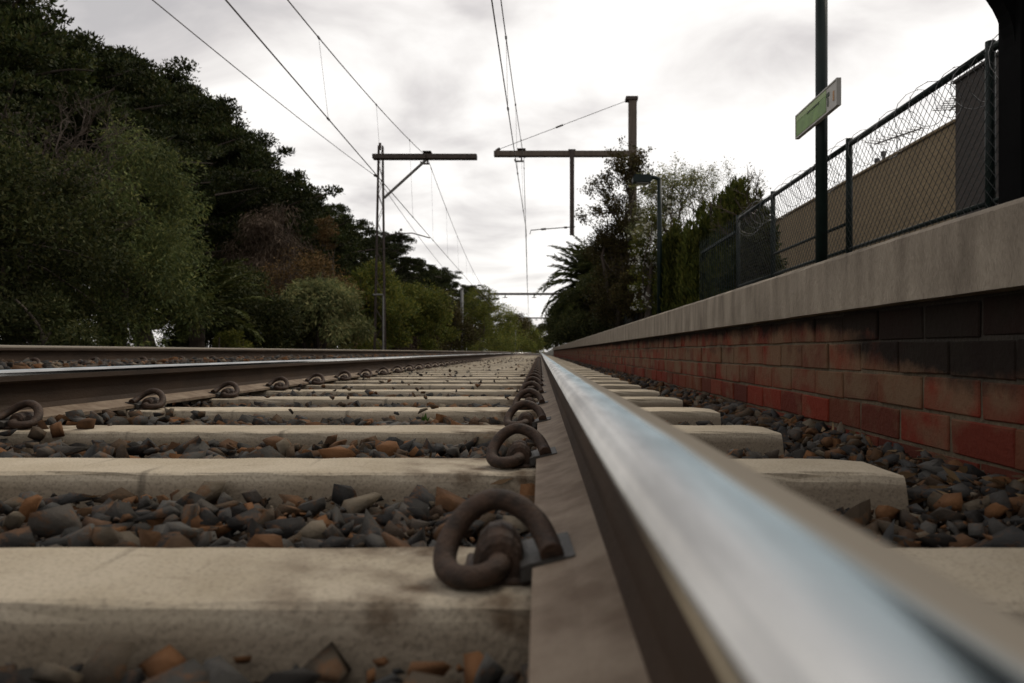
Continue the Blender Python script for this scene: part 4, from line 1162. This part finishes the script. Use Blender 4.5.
# --- the row of spreading cypresses on the left bank
cyp = []
for i in range(3):
    a, lv = cypress(50 + i, 12.0, 5.9)
    cyp.append(tree_obj('cypress_tree', '', 'tree', a, lv, L['cypress'], group='dark spreading cypresses on the left bank'))
cy_spots = [  # px, ytop, D, label
    (-20, -40, 19, 'tallest dark cypress filling the top left corner of the sky'),
    (45, 5, 23, 'dark cypress whose leading top shoot stands at the left above the bare branches'),
    (105, 34, 27, 'dark spreading cypress whose flat crown slopes down behind the bare branches'),
    (150, 52, 31, 'dark spreading cypress above the middle of the gum'),
    (190, 78, 34, 'dark spreading cypress with small sky gaps, third along the bank'),
    (222, 112, 38, 'dark spreading cypress whose outer plates reach furthest into the sky at left'),
    (246, 148, 42, 'dark spreading cypress behind the brown hanging foliage'),
    (280, 172, 46, 'dark spreading cypress just above the dry brown creeper'),
    (306, 186, 50, 'dark spreading cypress ending above the rust coloured shrub'),
    (345, 212, 60, 'dark cypress just left of the lattice mast'),
    (385, 226, 72, 'dark cypress crossing behind the lattice mast with gnarled right edge'),
    (410, 252, 88, 'dark cypress right of the lattice mast above the olive trees'),
    (440, 264, 108, 'small far dark cypress above the grey pole'),
    (470, 281, 135, 'farthest dark cypress left of the line portal')]
for i, (px_, yt, D, lab) in enumerate(cy_spots):
    t = cyp[i] if i < 3 else copy_tree(cyp[i % 3])
    x = (px_ - VX) * D / F; h = (VY - yt) * D / F + CZ - GL
    s = h / 12.6
    set_at(t, x, D, GL, i * 1.7, s); t['label'] = lab

# --- left bank shrubs and trees
LB = [
 # kind, label, px, D, ytop, half width px, mat, leaf length, ratio, nclump, nleaf, opts
 ('shrub', 'large dark evergreen shrub against the left edge, near the far rail', 12, 12.5, 95, 105, 'dark', .085, .42, 70, 520),
 ('gum_tree', 'bushy grey green gum with drooping narrow leaves left of the palm fronds', 128, 15.5, 108, 82, 'acacia', .10, .26, 95, 560),
 ('shrub', 'low dark shrub at the foot of the gum by the left edge', 35, 11.5, 285, 60, 'dark', .07, .4, 30, 420),
 ('shrub', 'broad dark green shrub in front of the cypresses, left of the pale one', 232, 20, 258, 62, 'dark', .10, .4, 60, 420),
 ('shrub', 'pale grey green willowy shrub just left of the lattice mast', 318, 23, 266, 44, 'greygreen', .18, .2, 60, 380),
 ('shrub', 'rust tipped shrub with brown seed heads behind the pale willowy shrub', 304, 26, 240, 62, 'rusty', .11, .35, 60, 200),
 ('shrub', 'small rust orange dead branch clump on the cypress face left of the lattice mast', 326, 34, 205, 14, 'rusty', .12, .3, 16, 160),
 ('shrub', 'dry brown creeper hanging down over the cypress front', 266, 28, 186, 44, 'drybrown', .24, .10, 50, 300),
 ('olive_tree', 'yellow green bushy tree right behind the lattice mast', 372, 36, 258, 46, 'olive', .15, .38, 75, 420),
 ('olive_tree', 'olive green tree between the lattice mast and the grey pole', 415, 46, 272, 40, 'olive', .18, .38, 70, 400),
 ('olive_tree', 'dull green tree just left of the grey pole', 447, 58, 286, 30, 'brownolive', .15, .38, 60, 360),
 ('olive_tree', 'wispy topped tree right of the grey pole', 480, 74, 278, 26, 'olive', .17, .36, 55, 340),
 ('olive_tree', 'round far tree below the near end of the portal beam', 502, 100, 300, 22, 'olive', .22, .38, 50, 320),
 ('olive_tree', 'far dull tree beyond the portal on the left bank', 517, 135, 310, 18, 'brownolive', .28, .38, 45, 300),
 ('olive_tree', 'last tree of the left bank before the vanishing point', 529, 190, 318, 16, 'olive', .38, .38, 45, 300),
 ('shrub', 'small yellow green weed bush beside the far rail below the dark shrub', 232, 17, 330, 24, 'weed', .07, .3, 22, 260),
 ('shrub', 'reddish brown low bush at the foot of the olive tree behind the mast', 402, 44, 332, 20, 'drybrown', .12, .4, 22, 240),
 ('shrub', 'low olive undergrowth bush between the lattice mast base and the pale shrub', 356, 30, 322, 22, 'olive', .09, .38, 24, 260),
 ('shrub', 'low green bush in the dip below the grey pole', 470, 66, 330, 22, 'olive', .15, .38, 26, 260),
 ('shrub', 'long low hedge of undergrowth behind the lattice mast foot', 392, 52, 326, 52, 'brownolive', .13, .4, 50, 300),
 ('shrub', 'low undergrowth under the olive trees left of the grey pole', 436, 72, 332, 40, 'olive', .16, .4, 44, 280),
 ('shrub', 'low undergrowth at the foot of the wispy topped tree', 486, 92, 332, 34, 'olive', .2, .4, 44, 260),
 ('shrub', 'low far undergrowth along the second track below the portal', 512, 128, 336, 24, 'olive', .28, .4, 40, 240),
 ('shrub', 'farthest undergrowth where the tracks vanish', 532, 230, 338, 18, 'brownolive', .45, .4, 40, 240),
 ('shrub', 'dark undergrowth bush behind the pale willowy shrub', 300, 36, 318, 70, 'dark', .11, .4, 50, 260),
 ('shrub', 'dark undergrowth between gum and broad shrub', 178, 18, 322, 26, 'dark', .08, .4, 24, 260),
]
for i, (kind, lab, px_, D, yt, hw, mt, Ll, Wr, nc, nl) in enumerate(LB):
    H = (VY - yt) * D / F + CZ - GL; Rx = hw * D / F
    up = -.5 if mt in ('acacia', 'greygreen') else (-1.2 if 'creeper' in lab else .15)
    a, lv = bush(300 + i, H, Rx, Rx * 1.05, nc, nl, Ll, Wr, up=up, base=.35 if 'creeper' in lab else (.78 if 'clump' in lab else .04), crad=.34 if nc > 50 else .42, taper=.45)
    t = tree_obj(kind, lab, 'shrub' if kind == 'shrub' else 'tree', a, lv, L[mt], group='trees and shrubs along the left bank')
    set_at(t, (px_ - VX) * D / F, D, GL, 0)
# rust coloured patch, bare thicket
r = np.random.default_rng(900)
t = thing('bare_tree', 'tangle of bare grey branches above the gum at upper left', 'tree', P(52, 352, 14.4)[:2] + (GL,))
a = MB()
for k in range(7):
    twig_tree(a, None, (r.normal(0, .2), r.normal(0, .2), 2.3 + .2 * k), (r.normal(.2, .6), r.normal(0, .5), .7), .85, .028, 4, r, False, .62)
limb(a, (0, 0, -.1), (0, 0, 3.4), .09, .05, r, .05, 5, 7)
a.build('branches', M['twig'], t, smooth=True)

# --- palm fronds
def frond_mesh(name, seed, ln, nleaf, leaf, wl, droop):
    r = np.random.default_rng(seed)
    ts = np.linspace(0, 1, 12)
    pts = [(ln * (t - .12 * t ** 3) * math.cos(.9 * 0), 0, ln * (.55 * t - droop * t ** 2.2)) for t in ts]
    a = MB(); a.tube(pts, [.022 * (1 - .8 * t) + .003 for t in ts], 4)
    V = np.array(a.v); Fq = np.array([f for f in a.f if len(f) == 4])
    lv = Leaves()
    P_ = np.array(pts)
    tt = np.linspace(.12, 1, nleaf)
    for s in (-1, 1):
        c = np.stack([np.interp(tt, ts, P_[:, i]) for i in range(3)], 1)
        d = np.stack([np.full(nleaf, .55), s * np.full(nleaf, .85), r.normal(-.15, .18, nleaf) + .25 - .5 * tt], 1)
        L_ = wl * np.sin(np.pi * (.12 + .80 * tt)) * r.uniform(.85, 1.1, nleaf)
        lv.add(c, d, L_, L_ * .13 + .012, r)
    LV = np.concatenate(lv.V)
    Fl = np.arange(len(LV)).reshape(-1, 4) + len(V)
    return np_mesh(name, np.concatenate([V, LV]), [np.concatenate([Fq, Fl])], leaf)
def palm(label, x, y, z0, trunk_h, ln, nf, seed, trunk_r=.3, lo=-25, hi=80):
    r = np.random.default_rng(seed)
    t = thing('palm_tree', label, 'palm', (x, y, z0), 'palms')
    if trunk_h > .05:
        a = MB(); hs = np.linspace(0, trunk_h, 14)
        a.tube([(0.03 * math.sin(h), 0, h) for h in hs], [trunk_r * (1.0 + .12 * (i % 2)) for i in range(14)], 12)
        a.build('trunk', M['palmbark'], t)
    ms = [frond_mesh('frond', seed + 10 + i, ln, 74, L['palm'], ln * .15, .40 + .09 * i) for i in range(4)]
    for i in range(nf):
        o = link('frond', ms[i % 4], t)
        el = lo + (hi - lo) * ((i + .5) / nf) ** .8
        o.location = (0, 0, trunk_h)
        o.rotation_euler = (r.normal(0, .15), -R(el) + R(20), i * 2.399 + r.normal(0, .15))
        s = r.uniform(.85, 1.1); o.scale = (s, s, s)
    return t
x, y, z = P(594, 286, 47)
palm('feather palm with arching fronds at the far end of the platform', x, y, GZ - .1, z - GZ, 4.0, 104, 71, lo=-60)
x, y, z = P(196, 300, 17.5)
palm('small palm with arching fronds between the gum and the broad shrub', x, y, GL, 1.3, 2.0, 26, 72, .16, lo=-10)

# --- garden on the right
RBQ = [
 ('tree', 'dense brown green tree around the right hand line mast', 625, 24.0, 186, 36, 'brownolive', .075, .45, 120, 300),
 ('tree', 'dark tree between the palm and the line mast', 600, 34, 250, 30, 'dark', .12, .42, 60, 380),
 ('shrub', 'dark leafy shrub pressing against the chain mesh fence', 752, 12.2, 212, 34, 'dark', .075, .42, 50, 340),
 ('shrub', 'low dark shrub behind the far palisade fence', 640, 21, 262, 28, 'brownolive', .08, .42, 40, 340),
 ('tree', 'dark tree beyond the palm at the end of the right bank', 570, 78, 292, 22, 'dark', .22, .42, 55, 320),
 ('tree', 'small far dark tree on the right bank beyond the palm', 556, 120, 305, 16, 'dark', .28, .42, 45, 280),
 ('tree', 'last dark tree closing the view right of the vanishing point', 547, 210, 322, 14, 'dark', .42, .42, 40, 280),
 ('shrub', 'low dark undergrowth under the palm', 588, 44, 312, 40, 'dark', .13, .42, 50, 340),
 ('shrub', 'dark undergrowth shrub below the brown green tree', 615, 29, 296, 30, 'dark', .10, .42, 40, 320),
]
for i, (kind, lab, px_, D, yt, hw, mt, Ll, Wr, nc, nl) in enumerate(RBQ):
    z0 = GZ - .1 if D < 60 else GZ - .1
    H = (VY - yt) * D / F + CZ - z0; Rx = hw * D / F
    x = (px_ - VX) * D / F
    a, lv = bush(500 + i, H, Rx, Rx, nc, nl, Ll, Wr, up=.2, base=.03, crad=.36, taper=.3)
    t = tree_obj({'tree': 'garden_tree', 'shrub': 'garden_shrub'}[kind], lab, kind, a, lv, L[mt], group='garden trees and shrubs right of the tracks')
    set_at(t, x, D, z0)
# upright conifers: feathery vertical spires
def conifer(label, px_, D, yt, hw, seed):
    r = np.random.default_rng(seed)
    z0 = GZ - .1; H = (VY - yt) * D / F + CZ - z0; W_ = hw * D / F
    a = MB(); lv = Leaves(); limb(a, (0, 0, -.1), (0, 0, H * .8), .07, .02, r, .02, 4, 6)
    for k in range(38):
        az = r.uniform(0, 6.28); q = r.random() ** .5 * W_ * .85
        x0, y0 = q * math.cos(az), q * math.sin(az)
        top = H * (1 - .42 * (q / W_)) * r.uniform(.80, 1.0)
        n = 620
        t = r.random(n)
        ra = .16 * W_ / .5 * (1 - t) ** .5 + .02
        u = r.normal(0, 1, (n, 2)); u /= np.linalg.norm(u, axis=1, keepdims=True)
        c = np.stack([x0 + u[:, 0] * ra, y0 + u[:, 1] * ra, t * top], 1)
        d = np.stack([u[:, 0] * .35, u[:, 1] * .35, np.ones(n)], 1) + r.normal(0, .25, (n, 3))
        L_ = r.uniform(.06, .16, n)
        lv.add(c, d, L_, L_ * .3, r)
    t = tree_obj('conifer', label, 'tree', a, lv, L['hedge'], group='upright conifers behind the fence')
    set_at(t, (px_ - VX) * D / F, D, z0)
conifer('feathery upright conifer, tallest behind the end of the fence', 742, 14.0, 150, 32, 61)
conifer('feathery upright conifer in the middle of the hedge row', 710, 15.0, 172, 32, 62)
conifer('feathery upright conifer next to the white flowering shrub', 682, 16.2, 206, 25, 63)
# white flowering shrub
D = 18.6
a, lv = bush(77, (VY - 195) * D / F + CZ - GZ, .55, .5, 46, 260, .07, .4, up=.1, base=.02, crad=.42, taper=.25)
t = tree_obj('flowering_shrub', 'green shrub dotted with white blossom behind the second lamp post', 'shrub', a, lv, L['olive'])
r = np.random.default_rng(5); fl_ = Leaves()
for k in range(190):
    u = r.normal(0, 1, 3); u /= np.linalg.norm(u); u[1] = -abs(u[1])
    Hh = (VY - 195) * D / F + CZ - GZ
    c = np.array([u[0] * .62, u[1] * .6, Hh * r.uniform(.12, .97)])
    fl_.clump(c, (.035, .035, .03), 8, .036, .8, r, up=.2, outward=.8)
link('blossom', fl_.mesh('blossom', L['petal']), t)
set_at(t, (654 - VX) * D / F, D, GZ - .05)
# airy trees
def airy(kind, label, px_, D, z0, ln, depth, seed, leaf, Lr, nl, n0, spread=.5, trunk=1.4, bark='twig', lean=0.0):
    r = np.random.default_rng(seed); a = MB(); lv = Leaves()
    tp = limb(a, (0, 0, -.1), (lean, 0, trunk), .055, .03, r, .03, 5, 7)
    for k in range(n0):
        twig_tree(a, lv, tp[-1 - (k % 3)], (r.normal(lean * .3, .5), r.normal(0, .5), 1.0), ln, .022, depth, r, True, spread, Lr, .5, 0.0, nl)
    t = tree_obj(kind, label, 'tree', a, lv, leaf, bark, group='airy garden trees')
    set_at(t, (px_ - VX) * D / F, D, z0)
airy('airy_tree', 'sparse twiggy tree rising behind the conifers against the bright sky', 700, 20, GZ, .80, 4, 31, L['greygreen'], .045, 9, 11, .5, 2.3)
airy('airy_tree', 'sparse branch tree leaning over beside the line mast top', 628, 23.5, GZ, .85, 4, 33, L['brownolive'], .085, 12, 5, .45, 3.4, 'bark', -.1)
airy('airy_tree', 'fine leaved sparse tree standing just right of the second lamp post', 668, 19.5, GZ, .62, 4, 37, L['greygreen'], .05, 12, 8, .5, 2.3)
airy('airy_tree', 'thin bare-tipped sapling rising over the fence shrub', 757, 13.5, GZ, .42, 3, 35, L['brownolive'], .035, 4, 3, .5, 1.5)

# --- litter, a sprig, dry weeds along the bank
lv = Leaves(); r = np.random.default_rng(8)
n = 1100
yy = r.uniform(.9, 9, n); xx = r.uniform(.70, .90, n)
lv.add(np.stack([xx, yy, bed_z(xx) + r.uniform(.012, .035, n)], 1), np.concatenate([r.normal(0, 1, (n, 2)), r.normal(0, .25, (n, 1))], 1), r.uniform(.02, .06, n), r.uniform(.006, .018, n), r)
n = 90
yy = r.uniform(1.2, 12, n); xx = r.uniform(-1.5, .0, n)
lv.add(np.stack([xx, yy, bed_z(xx) + r.uniform(.03, .05, n)], 1), np.concatenate([r.normal(0, 1, (n, 2)), r.normal(0, .25, (n, 1))], 1), r.uniform(.02, .05, n), r.uniform(.006, .014, n), r)
tag(link('leaf_litter', lv.mesh('leaf_litter', L['litter'])), kind='stuff')
lv = Leaves()
n = 9
lv.add(np.array([[0, 0, 0]] * n) + r.normal(0, .006, (n, 3)), r.normal(0, 1, (n, 3)) + np.array([0, -.2, .9]), r.uniform(.03, .05, n), r.uniform(.012, .018, n), r)
o = link('weed_sprig', lv.mesh('weed_sprig', L['fresh'])); o.location = (-.40, 2.62, -.045)
tag(o, 'tiny fresh green weed sprig among the stones between the sleepers', 'weed')
lv = Leaves(); n = 14000
yy = r.uniform(8, 110, n); xx = -6.6 - r.random(n) ** 1.6 * 3.0
lv.add(np.stack([xx, yy, np.full(n, -.35)], 1), np.stack([r.normal(0, .4, n), r.normal(0, .4, n), np.ones(n)], 1), r.uniform(.1, .5, n), r.uniform(.01, .03, n), r)
tag(link('bank_grass', lv.mesh('bank_grass', L['weed'])), kind='stuff')
